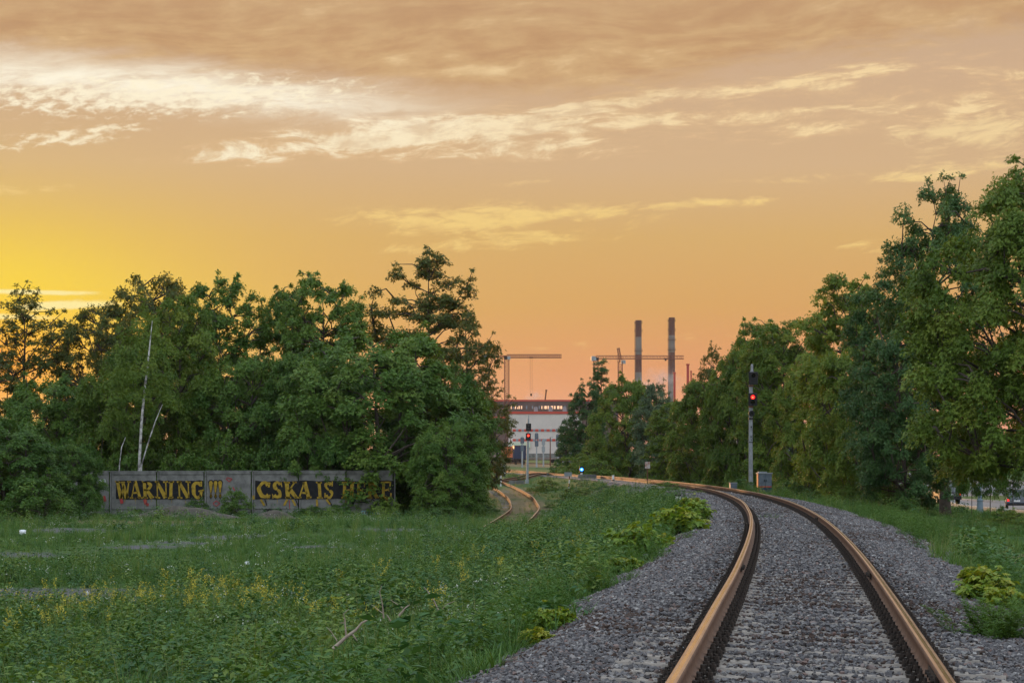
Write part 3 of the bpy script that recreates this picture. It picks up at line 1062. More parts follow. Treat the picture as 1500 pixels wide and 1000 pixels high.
# left belt, back to front
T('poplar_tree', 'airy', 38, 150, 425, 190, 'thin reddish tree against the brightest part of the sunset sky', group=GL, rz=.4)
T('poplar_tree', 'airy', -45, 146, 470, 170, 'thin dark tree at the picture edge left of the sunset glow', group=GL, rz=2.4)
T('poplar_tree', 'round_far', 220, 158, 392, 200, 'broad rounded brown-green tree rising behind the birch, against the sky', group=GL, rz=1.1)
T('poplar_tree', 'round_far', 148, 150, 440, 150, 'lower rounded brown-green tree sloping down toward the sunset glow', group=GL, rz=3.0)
T('maple_tree', 'upright_a', 335, 140, 408, 140, 'upright tree with finger-like shoots above the word WARNING', group=GL, rz=.3)
T('maple_tree', 'upright_a', 408, 143, 420, 105, 'narrow upright tree with a notched top between two taller neighbours', group=GL, rz=2.0)
T('maple_tree', 'upright_a', 470, 138, 402, 150, 'upright tree with feathery twin tops left of the big round maple', group=GL, rz=4.1)
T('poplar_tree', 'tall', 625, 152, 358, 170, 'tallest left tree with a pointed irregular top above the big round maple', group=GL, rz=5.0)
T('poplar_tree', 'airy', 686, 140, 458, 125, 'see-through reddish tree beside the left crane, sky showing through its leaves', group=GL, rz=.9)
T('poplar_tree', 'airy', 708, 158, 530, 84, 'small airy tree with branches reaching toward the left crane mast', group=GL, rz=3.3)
T('ash_tree', 'bushy_b', 190, 124, 488, 150, 'bright green tree around the white birch stems', group=GL, rz=1.0)
T('ash_tree', 'upright_b', 265, 128, 430, 120, 'green tree just right of the birch with a pointed top', group=GL, rz=2.2)
T('maple_tree', 'bushy_a', 95, 126, 540, 180, 'dark green tree under the sunset glow, left of the birch', group=GL, rz=3.7)
T('maple_tree', 'bushy_a', 350, 126, 505, 180, 'deep green tree hanging over the exclamation marks of the fence', group=GL, rz=.2)
T('maple_tree', 'bushy_a', 440, 124, 500, 170, 'green tree between the upright trees and the big round maple', group=GL, rz=5.2)
T('maple_tree', 'bushy_a', 568, 120, 462, 292, 'big dense round maple hanging over the words on the right half of the fence', group=GL, rz=1.7)
T('maple_tree', 'bushy_a', 642, 124, 520, 160, 'green tree forming the right shoulder of the big round maple', group=GL, rz=4.4)
T('maple_tree', 'bushy_a', 664, 128, 585, 84, 'low bushy tree at the right end of the left belt, above the siding rails', group=GL, rz=2.8)
T('maple_tree', 'bushy_a', 15, 108, 600, 190, 'large leafy maple in front of the left end of the fence', group=GL, rz=2.5)
T('maple_tree', 'bushy_b', -60, 112, 580, 210, 'leafy maple cut by the picture edge at the left', group=GL, rz=.5)
T('maple_tree', 'bushy_a', 92, 111, 640, 100, 'small dark maple beside the left end of the fence', group=GL, rz=5.9)
T('maple_tree', 'bushy_a', 657, 113, 605, 116, 'bushy maple hanging low past the right end of the fence', group=GL, rz=.8)
bb = on(206, 117.2)
bt = empty('birch_tree', bb, 0, 'white-barked birch with two leaning stems behind the word WARNING', 'birch', GL)
rel = lambda x, y: tuple(P(x, y, 117.2) - bb)
MB().tube([(rel(203, 700)[0], 0, -.2), rel(204, 680), rel(207, 622), rel(212, 570), rel(217, 530), rel(221, 490), rel(223, 470)], [.085, .075, .07, .06, .05, .03, .015], 9).build('trunk', [M['birchbark']], bt)
MB().tube([(rel(204, 700)[0], .1, -.2), rel(207, 682), rel(217, 648), rel(228, 616), rel(238, 592)], [.055, .05, .04, .03, .015], 8).build('side_stem', [M['birchbark']], bt)
MB().tube([(rel(174, 700)[0], .1, -.2), rel(175, 680), rel(178, 655), rel(184, 640)], [.035, .03, .025, .012], 7).build('side_stem', [M['birchbark']], bt)
cr = link('crown', VARIANT['birch']['crown'], bt, (rel(220, 0)[0] - .9, .9, rel(0, 560)[2] - 6.2))
cr.scale = (.8, .5, .95)
for x, dd, top, w, lab in ((446, 116.5, 625, 66, 'leafy sapling hanging over the fence across the letters KA'), (492, 116.5, 632, 56, 'leafy sapling hanging over the fence across the letters IS')):
    T('maple_tree', 'overhang', x, dd, top, w, lab, group=GL)
# dark undergrowth behind the fence
for i, (x, top, w, lab) in enumerate([(120, 640, 90, 'dark shrub behind the left end of the fence'), (262, 655, 80, 'dark shrub behind the fence, right of the birch'), (325, 640, 90, 'dark shrub behind the fence over the exclamation marks'),
                                      (410, 645, 90, 'dark shrub behind the fence over the letter K'), (500, 640, 100, 'dark shrub behind the fence over the word HERE'), (180, 655, 70, 'dark shrub behind the fence, left of the birch')]):
    T('shrub', 'shrub', x, 120.5, top, w, lab, 'shrub', 'shrubs behind the fence')

# right belt, far to near
T('poplar_tree', 'poplar', 880, 236, 516, 38, 'narrow dark poplar standing out above the far trees', group=GR, rz=.3)
T('elm_tree', 'upright_c', 853, 228, 556, 62, 'dark tree at the far left end of the right belt', group=GR, rz=1.3)
T('elm_tree', 'upright_c', 838, 240, 612, 45, 'small round dark tree beside the white warehouse', group=GR, rz=2.3)
T('maple_tree', 'bushy_b', 925, 205, 545, 105, 'broad green tree in front of the striped chimneys', group=GR, rz=4.0)
T('willow_tree', 'willow', 965, 196, 556, 80, 'grey-green tree with bare twigs below the right chimney', group=GR, rz=.6)
T('ash_tree', 'upright_b', 992, 184, 586, 85, 'small green tree right of the grey-green one', group=GR, rz=1.8)
T('willow_tree', 'willow', 902, 212, 632, 60, 'low grey-green tree in front of the narrow poplar', group=GR, rz=2.9)
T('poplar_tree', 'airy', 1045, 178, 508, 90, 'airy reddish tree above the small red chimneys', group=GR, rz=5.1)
T('maple_tree', 'bushy_b', 1035, 168, 545, 110, 'full green tree left of the near signal', group=GR, rz=.2)
T('maple_tree', 'bushy_b', 1090, 160, 486, 120, 'tall full green tree right behind the near signal', group=GR, rz=3.1)
T('ash_tree', 'upright_b', 1150, 152, 468, 125, 'upright yellow-green tree just right of the near signal', group=GR, rz=2.0)
T('maple_tree', 'upright_a', 1125, 165, 470, 110, 'green tree showing between the signal and its right neighbour', group=GR, rz=4.9)
T('ash_tree', 'bushy_b', 1185, 140, 505, 120, 'yellow-green tree on a dark forked trunk above the relay cabinet', group=GR, rz=1.2)
T('ash_tree', 'upright_b', 1245, 122, 400, 150, 'tall yellow-green tree stepping up in the middle of the right belt', group=GR, rz=.7)
T('maple_tree', 'bushy_b', 1262, 112, 500, 150, 'green tree on a leaning dark trunk beside the road gap', group=GR, rz=5.5)
T('elm_tree', 'leaning', 1385, 95, 268, 190, 'tallest right tree with open reddish twigs on a thick leaning trunk', group=GR, rz=.0)
T('elm_tree', 'upright_c', 1310, 104, 385, 150, 'dark green tree filling the gap below the tallest right tree', group=GR, rz=2.6)
T('elm_tree', 'dark_elm', 1332, 89, 478, 150, 'dark blue-green elm with small leaves hanging to the ground', group=GR, rz=1.9)
T('maple_tree', 'near_maple', 1535, 70, 240, 400, 'nearest maple, bright green, hanging in from the right picture edge', group=GR, rz=2.2)

# ------------------------------------------------------------------ graffiti fence of concrete panels
FD = 115.5
PW = 2.502
fx0 = P(161.5, 700, FD).x
fence = empty('concrete_fence', (0, FD, 0), label='grey concrete panel fence painted with yellow graffiti words on black bands', cat='fence')
FZ0 = float(gz(-14, FD, False)) - .08
FT = CZ - (690 - HOR) * FD / F           # top of the panels
PH = FT - FZ0
pm = MB()                                 # one panel: slab, top rib, foot rib, shallow side ribs
pm.box((0, .06, PH / 2), (PW - .17, .10, PH - .01))
pm.box((0, .0, PH - .075), (PW - .19, .05, .13))
pm.box((0, .0, .44), (PW - .19, .044, .06))
pm.box((0, .0, .06), (PW - .19, .05, .10))
pm.box((0, .045, PH + .02), (PW - .06, .16, .045))
panel_me = pm.mesh('fence_panel', [M['concrete']])
pst = MB().box((.02, .075, PH / 2 - .02), (.075, .15, PH + .0)).mesh('fence_post', [M['concrete']])
NP0, NP1 = -2, 6
for i in range(NP0, NP1):
    o = link('panel', panel_me, fence, (fx0 + (i + .5) * PW + (0 if i >= 0 else 0), 0 + random.uniform(-.012, .012), FZ0 + random.uniform(-.02, .015) + (.0 if i > -1 else -.02)))
    o.rotation_euler = (0, random.uniform(-.004, .004), 0)
for i in range(NP0, NP1 + 1):
    link('post', pst, fence, (fx0 + i * PW, 0, FZ0))

M['black'] = material('black_graffiti_paint', (.012, .012, .014), rough=.8, var=.4, scale=3)
M['yellow'] = material('yellow_graffiti_paint', (.42, .275, .03), rough=.85, var2=(.25, .16, .022), scale=5)
M['redg'] = material('red_graffiti_paint', (.40, .05, .05), rough=.8, var2=(.28, .05, .05), scale=5)
M['cyan'] = material('pale_blue_graffiti_paint', (.22, .50, .62), rough=.8, var=.2, scale=5)
M['whiteg'] = material('white_graffiti_paint', (.55, .56, .58), rough=.8, var=.2, scale=5)


def stroke(x0, y0, x1, y1, w):
    dx_, dy_ = x1 - x0, y1 - y0
    L = math.hypot(dx_, dy_)
    nx, ny = -dy_ / L * w / 2, dx_ / L * w / 2
    return [(x0 + nx, y0 + ny), (x0 - nx, y0 - ny), (x1 - nx, y1 - ny), (x1 + nx, y1 + ny)]


def arc(cx, cy, rx, ry, a0, a1, w, n=10, thin=.55):
    out = []
    P_ = []
    for i in range(n + 1):
        a = math.radians(a0 + (a1 - a0) * i / n)
        k = w * (thin + (1 - thin) * abs(math.cos(a)))
        P_.append((cx + (rx) * math.cos(a), cy + ry * math.sin(a), cx + (rx - k) * math.cos(a), cy + (ry - k) * math.sin(a)))
    for a, b in zip(P_[:-1], P_[1:]):
        out.append([(a[0], a[1]), (a[2], a[3]), (b[2], b[3]), (b[0], b[1])])
    return out


def bar(x, y, w, h=.09):
    return [(x - w / 2, y - h / 2), (x + w / 2, y - h / 2), (x + w / 2, y + h / 2), (x - w / 2, y + h / 2)]


def glyph(ch):
    """fat slab-serif letters in a unit box"""
    b = .26
    st = lambda x: stroke(x, .02, x, .98, b)
    sv = lambda x, y: bar(x, y, .42)
    if ch == 'W':
        return [stroke(.10, 1, .30, .0, .24), stroke(.30, .0, .48, .8, .10), stroke(.46, .95, .68, .0, .24), stroke(.68, .0, .90, 1, .10), bar(.12, .955, .36), bar(.48, .955, .3), bar(.88, .955, .28)]
    if ch == 'A':
        return [stroke(.10, .0, .46, .98, .10), stroke(.46, 1, .82, .0, .27), stroke(.25, .32, .68, .32, .10), bar(.10, .045, .30), bar(.82, .045, .40)]
    if ch == 'R':
        return [st(.24), sv(.24, .955), sv(.24, .045)] + arc(.42, .73, .42, .27, -90, 90, .24, 8) + [stroke(.24, .955, .46, .955, .09), stroke(.24, .50, .46, .50, .09), stroke(.46, .50, .80, .02, .25), bar(.86, .045, .26)]
    if ch == 'N':
        return [stroke(.18, .02, .18, .98, .12), stroke(.16, .97, .78, .03, .27), stroke(.82, .02, .82, .98, .12), bar(.16, .955, .34), bar(.18, .045, .36), bar(.82, .955, .36)]
    if ch == 'I':
        return [stroke(.5, .02, .5, .98, .30), bar(.5, .955, .56), bar(.5, .045, .56)]
    if ch == 'C' or ch == 'G':
        o = arc(.55, .5, .50, .52, 48, 312, .30, 16) + [stroke(.86, .68, .86, .98, .12)]
        return o + ([stroke(.80, .08, .80, .44, .24), bar(.78, .45, .42)] if ch == 'G' else [stroke(.86, .05, .86, .24, .08)])
    if ch == 'S':
        return arc(.46, .74, .38, .28, 20, 270, .26, 9) + arc(.48, .26, .40, .28, -160, 90, .26, 9) + [stroke(.82, .70, .82, 1, .10), stroke(.10, .0, .10, .30, .10)]
    if ch == 'K':
        return [st(.24), sv(.24, .955), sv(.24, .045), stroke(.36, .45, .80, .96, .10), stroke(.40, .58, .82, .03, .26), bar(.80, .955, .30), bar(.86, .045, .32)]
    if ch == 'H':
        return [stroke(.22, .02, .22, .98, b), stroke(.78, .02, .78, .98, b), bar(.5, .5, .5), bar(.22, .955, .42), bar(.22, .045, .42), bar(.78, .955, .42), bar(.78, .045, .42)]
    if ch == 'E':
        return [st(.26), bar(.46, .955, .84), bar(.46, .045, .84), bar(.52, .5, .4), stroke(.84, .70, .84, .99, .09), stroke(.86, .0, .86, .30, .09), stroke(.70, .38, .70, .62, .08)]
    if ch == '!':
        return [[(.10, .92), (.30, 1.02), (.70, 1.02), (.90, .92), (.62, .30), (.38, .30)]] + arc(.5, .12, .22, .12, 0, 360, .30, 8, 1)
    return []


def flat(polys, x, z, sx, sz, y, name, mat, parent=fence, shear=0.0):
    """flat paint on the panel face, in polygons a hair's breadth thick"""
    mb = MB()
    for p in polys:
        vs = [(x + (q[0] + shear * q[1]) * sx, y, z + q[1] * sz) for q in p]
        mb.add(vs, [tuple(range(len(vs)))])
    return mb.build(name, [mat], parent)


def fpx(x, y):
    q = P(x, y, FD)
    return q.x, q.z


def band(x0, x1, y0, y1):
    a = fpx(x0, y1); b = fpx(x1, y0)
    rb = random.Random(x0)
    n = 22
    low = [(i / n, rb.uniform(-.035, .03)) for i in range(n + 1)]
    top = [(i / n, 1 + rb.uniform(-.03, .04)) for i in range(n + 1)]
    return flat([[low[i], low[i + 1], top[i + 1], top[i]] for i in range(n)], a[0], a[1], b[0] - a[0], b[1] - a[1], -.024, 'painted_band', M['black'])


band(170, 298, 703.5, 730.5)
band(374, 577.5, 704, 730.5)


def word(chars, y0, y1, lay):
    for k_, (ch, x0, x1) in enumerate(chars):
        a = fpx(x0, y1); b = fpx(x1, y0)
        jr = random.Random(int(x0 * 7))
        jit = lambda q: (q[0] + .035 * math.sin(9 * q[1] + x0) + .02 * math.sin(17 * q[0] + x0), q[1] + .03 * math.sin(7 * q[0] + x0 * 2))
        polys = [[jit(q) for q in p] for p in glyph(ch)]
        for _ in range(jr.choice((0, 1, 1, 2))):           # a run of wet paint
            dx0, dw, dl = jr.uniform(.2, .8), jr.uniform(.015, .03), jr.uniform(.12, .35)
            polys.append([(dx0, .05), (dx0 - dw / 2, -dl), (dx0 + dw / 2, -dl), (dx0 + dw, .05)])
        flat(polys, a[0], a[1], b[0] - a[0], b[1] - a[1], lay - .0004 * k_, 'painted_letter', M['yellow'], shear=-.02 + jr.uniform(-.04, .04))


word([('W', 170.5, 192), ('A', 190.5, 208), ('R', 208, 226), ('N', 227, 246.5), ('I', 243.5, 258), ('N', 259, 279.5), ('G', 280, 298)], 704.5, 729.5, -.028)
word([('C', 376, 397.5), ('S', 398, 415.5), ('K', 416, 437.5), ('A', 437, 456), ('I', 461, 476), ('S', 475, 490.5), ('H', 501, 519.5), ('E', 521, 536.5), ('R', 538, 556), ('E', 557.5, 575)], 705, 729.5, -.028)
for x0 in (305, 311.8, 318.6):
    a = fpx(x0 - 1, 729.5); b = fpx(x0 + 9, 703)
    flat(glyph('!'), a[0], a[1], b[0] - a[0], b[1] - a[1], -.0245, 'painted_letter', M['black'])
    a = fpx(x0 + .4, 728); b = fpx(x0 + 7.4, 704.5)
    flat(glyph('!'), a[0], a[1], b[0] - a[0], b[1] - a[1], -.0285, 'painted_letter', M['yellow'])


def scrawl(pts, w, mat, lay=-.0265, name='painted_mark'):
    q = [fpx(*p) for p in pts]
    polys = [stroke(*a, *b, w) for a, b in zip(q[:-1], q[1:]) if a != b]
    return flat(polys, 0, 0, 1, 1, lay, name, mat)


for pts in ([(382, 731), (387.5, 740)], [(421, 731), (416, 740)], [(428, 731), (433, 740)], [(464, 731), (465, 741)], [(478, 731), (484, 738)], [(566.5, 730), (566.5, 741)], [(371.5, 725), (371.5, 731)]):
    scrawl(pts, .11, M['yellow'])
for pts in ([(176, 724), (177.5, 731), (179, 737)], [(212, 731), (214, 738), (218, 739)], [(152, 726), (154, 734)]):
    scrawl(pts, .16, M['redg'], -.0262)
for pts in ([(332, 699), (340, 701), (336, 705), (331, 701)], [(341, 713), (344, 718)]):
    scrawl(pts, .05, M['redg'], -.0262)
scrawl([(312, 737), (317, 733), (322, 737), (317, 741), (312, 737)], .04, M['redg'], -.0262)
scrawl([(388, 731), (391, 740)], .05, M['black']); scrawl([(433, 731), (437, 741)], .05, M['black'])
scrawl([(424, 732), (424.5, 745)], .04, M['redg']); scrawl([(481, 731), (487, 741)], .05, M['black'])
for pts in ([(514, 731), (517, 738), (521, 731)], [(526, 731), (526, 735), (536, 735), (536, 731), (526, 731)], [(540, 734), (546, 731), (551, 735), (558, 736), (558, 731)], [(561, 731.5), (561, 736), (572, 736), (572, 732), (561, 731.5)], [(546, 737), (553, 735)]):
    scrawl(pts, .05, M['black'], -.0266)
flat([[(fpx(512, 731)[0], fpx(512, 731)[1]), (fpx(522, 731)[0], fpx(522, 731)[1]), (fpx(517, 740)[0], fpx(517, 740)[1])]], 0, 0, 1, 1, -.0264, 'painted_mark', M['black'])
# round red face-like blot with a white rim at the left end
c0 = fpx(135, 724)
flat([[(c0[0] + .34 * math.cos(a), c0[1] + .33 * math.sin(a)) for a in np.linspace(0, 6.28, 20)[:-1]]], 0, 0, 1, 1, -.0262, 'painted_mark', M['redg'])
flat(arc(c0[0], c0[1], .38, .36, 190, 340, .05, 12, 1), 0, 0, 1, 1, -.0268, 'painted_mark', M['whiteg'])
scrawl([(146, 702), (150, 706), (153, 701), (155, 707)], .07, M['whiteg'])
# small tags on the foot rib: block capitals of single strokes
TAG = {'O': [(0, 0), (0, 1), (.7, 1), (.7, 0), (0, 0)], 'P': [(0, 0), (0, 1), (.7, 1), (.7, .5), (0, .5)], 'K': [(0, 0), (0, 1), (0, .5), (.7, 1), (0, .5), (.7, 0)],
       'C': [(.7, 1), (0, 1), (0, 0), (.7, 0)], '3': [(0, 1), (.7, 1), (.7, 0), (0, 0), (.7, 0), (.7, .5), (.2, .5)], 'Y': [(0, 1), (.35, .5), (.7, 1), (.1, 0)],
       'E': [(.7, 1), (0, 1), (0, .5), (.5, .5), (0, .5), (0, 0), (.7, 0)], 'M': [(0, 0), (0, 1), (.35, .4), (.7, 1), (.7, 0)], 'A': [(0, 0), (.35, 1), (.7, 0), (.55, .4), (.15, .4)]}


def tagword(s, x0, x1, y0, y1, mat, w):
    n = len(s)
    for i, ch in enumerate(s):
        cx = x0 + (x1 - x0) * i / n
        k_ = (x1 - x0) / n
        scrawl([(cx + p[0] * k_ * .95, y1 + (y0 - y1) * p[1]) for p in TAG[ch]], w, mat, -.0272 - .0003 * i, 'painted_letter')


tagword('OPKC3', 388, 414, 745.2, 749.6, M['black'], .045)
tagword('CEKYMAP', 530, 558, 748, 752.5, M['cyan'], .04)

# low mounds of earth at the foot of the fence
M['earth'] = material('bare_earth', (.10, .085, .07), rough=.95, var2=(.06, .052, .045), scale=3, bump=.8, bscale=8)


def mound(name, x, y, rx, ry, h, label, cat, mat, group=None, seed=0):
    b = hit(x, y)
    n, r = 22, 7
    V = [(0, 0, h)]
    Fq = []
    for i in range(1, r + 1):
        for k_ in range(n):
            a = 2 * math.pi * k_ / n
            rr = i / r * (1 + .22 * math.sin(2 * a + seed) + .12 * math.sin(5 * a + 2 * seed))
            X, Y = rx * rr * math.cos(a), ry * rr * math.sin(a)
            V.append((X, Y, h * (math.cos(min(1, i / r) * math.pi) * .5 + .5) * (1 + .25 * (vnoise(X + seed, Y, 3) - .5)) - (.06 if i == r else 0)))
    mb = MB()
    mb.add(V, [(0, 1 + k_, 1 + (k_ + 1) % n) for k_ in range(n)] + [(1 + (i - 1) * n + k_, 1 + i * n + k_, 1 + i * n + (k_ + 1) % n, 1 + (i - 1) * n + (k_ + 1) % n) for i in range(1, r) for k_ in range(n)], 0, True)
    o = mb.build(name, [mat], None, b)
    return tag(o, label, cat, group)


g = on(265, FD - 1.5); g2 = on(400, FD - 1.2)
mound('earth_mound', 265, 757, 2.6, .9, .55, 'long low heap of bare earth at the fence below WARNING', 'earth heap', M['earth'], None, 1)
mound('earth_mound', 401, 758, 1.1, .6, .38, 'small dark heap of earth at the fence below the black tag', 'earth heap', M['earth'], None, 2)
M['coal'] = material('dark_stone_heap', (.05, .052, .06), rough=.9, var2=(.10, .10, .11), scale=9, bump=.8, bscale=20)
mound('stone_heap', 836, 691, 3.2, 2.0, .75, 'dark flat heap of crushed stone by the blue lamp', 'stone heap', M['coal'], None, 3)
# shrubs in front of the fence
T('shrub', 'shrub', 346, 114.2, 713, 46, 'dark round bush between the two graffiti bands', 'shrub', 'bushes at the foot of the fence', at=on(345, 114.2))
T('shrub', 'shrub', 288, 114.4, 728, 40, 'dark bush at the fence under the letter G', 'shrub', 'bushes at the foot of the fence', at=on(288, 114.4))
T('shrub', 'shrub', 455, 114.5, 738, 46, 'low leafy bush at the fence under the letters KA', 'shrub', 'bushes at the foot of the fence', at=on(455, 114.5))
T('shrub', 'shrub', 497, 114.3, 735, 38, 'low leafy bush at the fence under the letter H', 'shrub', 'bushes at the foot of the fence', at=on(497, 114.3))
T('shrub', 'shrub', 202, 114.4, 742, 24, 'small bush at the fence under the letters AR', 'shrub', 'bushes at the foot of the fence', at=on(202, 114.4))

# ------------------------------------------------------------------ main signal by the track


def signal_head(parent, x, z, w, h, lamps, front=-.17, name='signal_head', mats=None):
    """black backboard with hoods; lamps: list of (dz, lit)"""
    mb = MB()
    mb.box((x, front, z), (w, .05, h))
    mb.box((x, front + .10, z), (w * .72, .18, h * .86))
    hd = mb.build(name, [M['blackpaint']], parent)
    bev = hd.modifiers.new('bevel', 'BEVEL'); bev.width = .035; bev.segments = 2
    for dz_, lit in lamps:
        r = min(w * .24, .125)
        hood = MB()
        n = 14
        vs, fs = [], []
        for i in range(n + 1):
            a = math.radians(-25 + 230 * i / n)
            for rr, yy_ in ((r * 1.18, front - .03), (r * 1.18, front - .24)):
                vs.append((x + rr * math.cos(a), yy_, z + dz_ + rr * math.sin(a)))
        for i in range(n):
            fs.append((2 * i, 2 * i + 1, 2 * i + 3, 2 * i + 2))
        hood.add(vs, fs, 0, True)
        hood.build('hood', [M['blackpaint']], hd)
        ln = MB().cyl((x, front - .035, z + dz_), r, .03, 18, 0, 'Y')
        if lit:
            ln.cyl((x - r * .1, front - .052, z + dz_ - r * .15), r * .42, .012, 12, 1, 'Y')
            ln.build('lit_lamp', [M['redlamp'], M['redcore']], hd)
        else:
            ln.build('lens', [M['lens']], hd)
    return hd


SD = 138.0
sb = on(1100, SD)
sig = empty('railway_signal', sb, 0, 'tall grey railway signal right of the curve, showing red', 'railway signal')
k138 = SD / F
zt = lambda y, d, b: CZ - (y - HOR) * d / F - b.z
mb = MB()
mb.tube([(0, 0, -.4), (-.02, 0, zt(640, SD, sb)), (.0, 0, zt(560, SD, sb)), (.06, 0, zt(543, SD, sb))], [.150, .125, .115, .11], 14)
mb.tube([(.06, 0, zt(543, SD, sb)), (.065, 0, zt(535, SD, sb)), (.065, 0, zt(533, SD, sb))], [.085, .08, .04], 12)
mb.build('mast', [M['concrete_pole']], sig)
hx = .13
signal_head(sig, hx, zt(554, SD, sb), .58, .80, [(.17, False)])
signal_head(sig, hx - .03, zt(585, SD, sb), .56, .80, [(.15, True), (-.16, False)])
hd = MB().cyl((.02, -.20, zt(605.5, SD, sb)), .19, .16, 20, 0, 'Y')
hd.cyl((.02, -.12, zt(605.5, SD, sb)), .12, .12, 16, 0, 'Y')
h3 = hd.build('round_signal_head', [M['blackpaint']], sig)
MB().cyl((.02, -.285, zt(605.5, SD, sb)), .10, .02, 16, 0, 'Y').build('lens', [M['lens']], h3)
for y_ in (565, 595.5, 613):
    MB().cyl((.01, 0, zt(y_, SD, sb)), .155, .10, 14).box((.0, -.14, zt(y_, SD, sb)), (.18, .12, .07)).build('bracket', [M['blackpaint'] if y_ > 600 else M['rust']], sig)
pl = MB().box((.0, -.148, zt(642, SD, sb)), (.15, .02, .42)).build('number_plate', [M['palegrey']], sig)
for ch, y_ in (('H', 639.5), ('A', 644.0)):
    gmb = MB()
    for p in glyph(ch):
        gmb.add([(-.055 + q[0] * .11, -.161, zt(y_, SD, sb) - .07 + q[1] * .13) for q in p], [tuple(range(len(p)))])
    gmb.build('plate_letter', [M['blackpaint']], pl)
MB().box((.0, -.14, zt(625, SD, sb)), (.07, .03, .09)).build('small_plate', [M['blackpaint']], sig)
MB().cyl((0, 0, zt(647.5, SD, sb)), .142, .05, 14).build('collar', [M['blackpaint']], sig)

# relay cabinet beside it
rb = on(1119.5, 132)
cab = empty('relay_cabinet', rb, math.radians(4), 'grey steel relay cabinet with a red stripe beside the tall signal', 'cabinet')
cw, chh, cd = .80, 1.16, .62
MB().box((0, 0, chh / 2 + .03), (cw, cd, chh)).build('body', [M['greypaint']], cab)
MB().box((0, 0, chh + .06), (cw + .10, cd + .10, .06)).box((-.12, 0, chh + .12), (.5, .4, .07)).build('roof', [M['palegrey']], cab)
for sx in (-1, 1):
    dr = MB().box((sx * cw * .245, -cd / 2 - .012, chh / 2 + .2), (cw * .46, .03, chh * .66)).build('door', [M['greypaint']], cab)
    MB().box((sx * .05, -cd / 2 - .04, chh / 2 + .2), (.03, .03, .14)).build('handle', [M['blackpaint']], dr)
    MB().box((sx * cw * .245, -cd / 2 - .012, .20), (cw * .46, .03, .30)).build('lower_door', [M['darkblue']], cab)
MB().box((0, -cd / 2 - .016, .41), (cw * .97, .03, .065)).build('red_stripe', [M['redpaint']], cab)
MB().box((-cw / 2 - .012, -.06, chh / 2 + .08), (.03, .40, chh * .9)).build('orange_side', [M['orange']], cab)  # orange sheet over the left side of the cabinet

# small grey junction box left of it
jb = on(1074, 116, .05)
jx = empty('junction_box', jb, .1, 'small grey junction box close behind the outer rail', 'junction box')
MB().box((0, 0, .18), (.36, .3, .34)).build('body', [M['greypaint']], jx)
MB().box((0, 0, .365), (.40, .34, .035)).build('lid', [M['palegrey']], jx)

# second signal, on the yard throat
D2 = 181.0
b2 = on(773, D2)
sg2 = empty('railway_signal', b2, 0, 'slim green-grey signal with two black heads and a red light before the warehouse', 'railway signal')
mb = MB()
top2 = zt(613, D2, b2)
mb.tube([(-.05, 0, -1.0), (.0, 0, top2 * .6), (.05, 0, top2)], [.115, .095, .075], 12)
mb.tube([(.06, 0, top2 - .3), (.08, 0, top2 + .30)], [.035, .03], 6)
mb.build('mast', [M['steel']], sg2)
signal_head(sg2, .07, zt(625.5, D2, b2), .43, .62, [(.14, False), (-.14, False)], front=-.13)
signal_head(sg2, .05, zt(639.5, D2, b2), .42, .60, [(.10, True), (-.155, False)], front=-.13)
MB().box((-.06, 0, -.05), (.30, .30, .7)).build('base', [M['steel']], sg2)

# signals of the yard seen from behind
for x, yt, yb, d, two, lab in ((765, 639, 681, 400, True, 'back-turned grey signal by the dark blue wagon end'), (786, 633, 677, 420, True, 'back-turned grey signal with two oval boards near the sapling'),
                               (796, 642, 676, 440, True, 'back-turned dark signal between two paler ones'), (817, 635, 674, 445, True, 'back-turned grey signal nearest the right belt of trees')):
    b = on(x, d)
    e = empty('railway_signal', b, 0, lab, 'railway signal', 'yard signals seen from behind')
    h = CZ + (HOR - yt) * d / F - b.z
    MB().tube([(0, 0, -.3), (0, 0, h)], [.17, .11], 8).build('mast', [M['steel']], e)
    for zz in (h - .75, h - 2.15):
        bd = MB()
        pts = []
        for a in np.linspace(0, 6.283, 17)[:-1]:
            pts.append((.36 * math.cos(a), zz + .36 * math.sin(a) + (.32 if math.sin(a) > 0 else -.32)))
        bd.prism(pts, .14, .20)
        bd.box((0, -.02, zz), (.42, .3, 1.0))
        bd.build('signal_head', [M['greypaint'] if x != 796 else M['steel']], e)
b = on(806, 450)
e = empty('lamp_mast', b, 0, 'thin dark mast between the back-turned signals', 'mast')
MB().tube([(0, 0, -.3), (0, 0, CZ + (HOR - 640) * 450 / F - b.z)], [.14, .09], 8).build('pole', [M['rust']], e)
MB().box((.25, 0, CZ + (HOR - 640) * 450 / F - b.z), (.6, .25, .12)).build('lamp', [M['steel']], e)

# posts and plates along the line


def post(name, x, yt, yb, d, w, mats, label, cat, bands=None, cap=None, rot=0.0):
    b = on(x, d)
    zb = CZ - (yb - HOR) * d / F
    ztp = CZ - (yt - HOR) * d / F
    e = empty(name, (b.x, b.y, b.z), rot, label, cat)
    MB().box((0, 0, (ztp - b.z - .3) / 2), (w, w, ztp - b.z + .3), taper=.92).build('post', [mats], e)
    for (f0, f1, mt) in bands or ():
        h = ztp - b.z
        MB().box((0, 0, h * (f0 + f1) / 2), (w * 1.06, w * 1.06, h * (f1 - f0))).build('band', [mt], e)
    return e, ztp - b.z


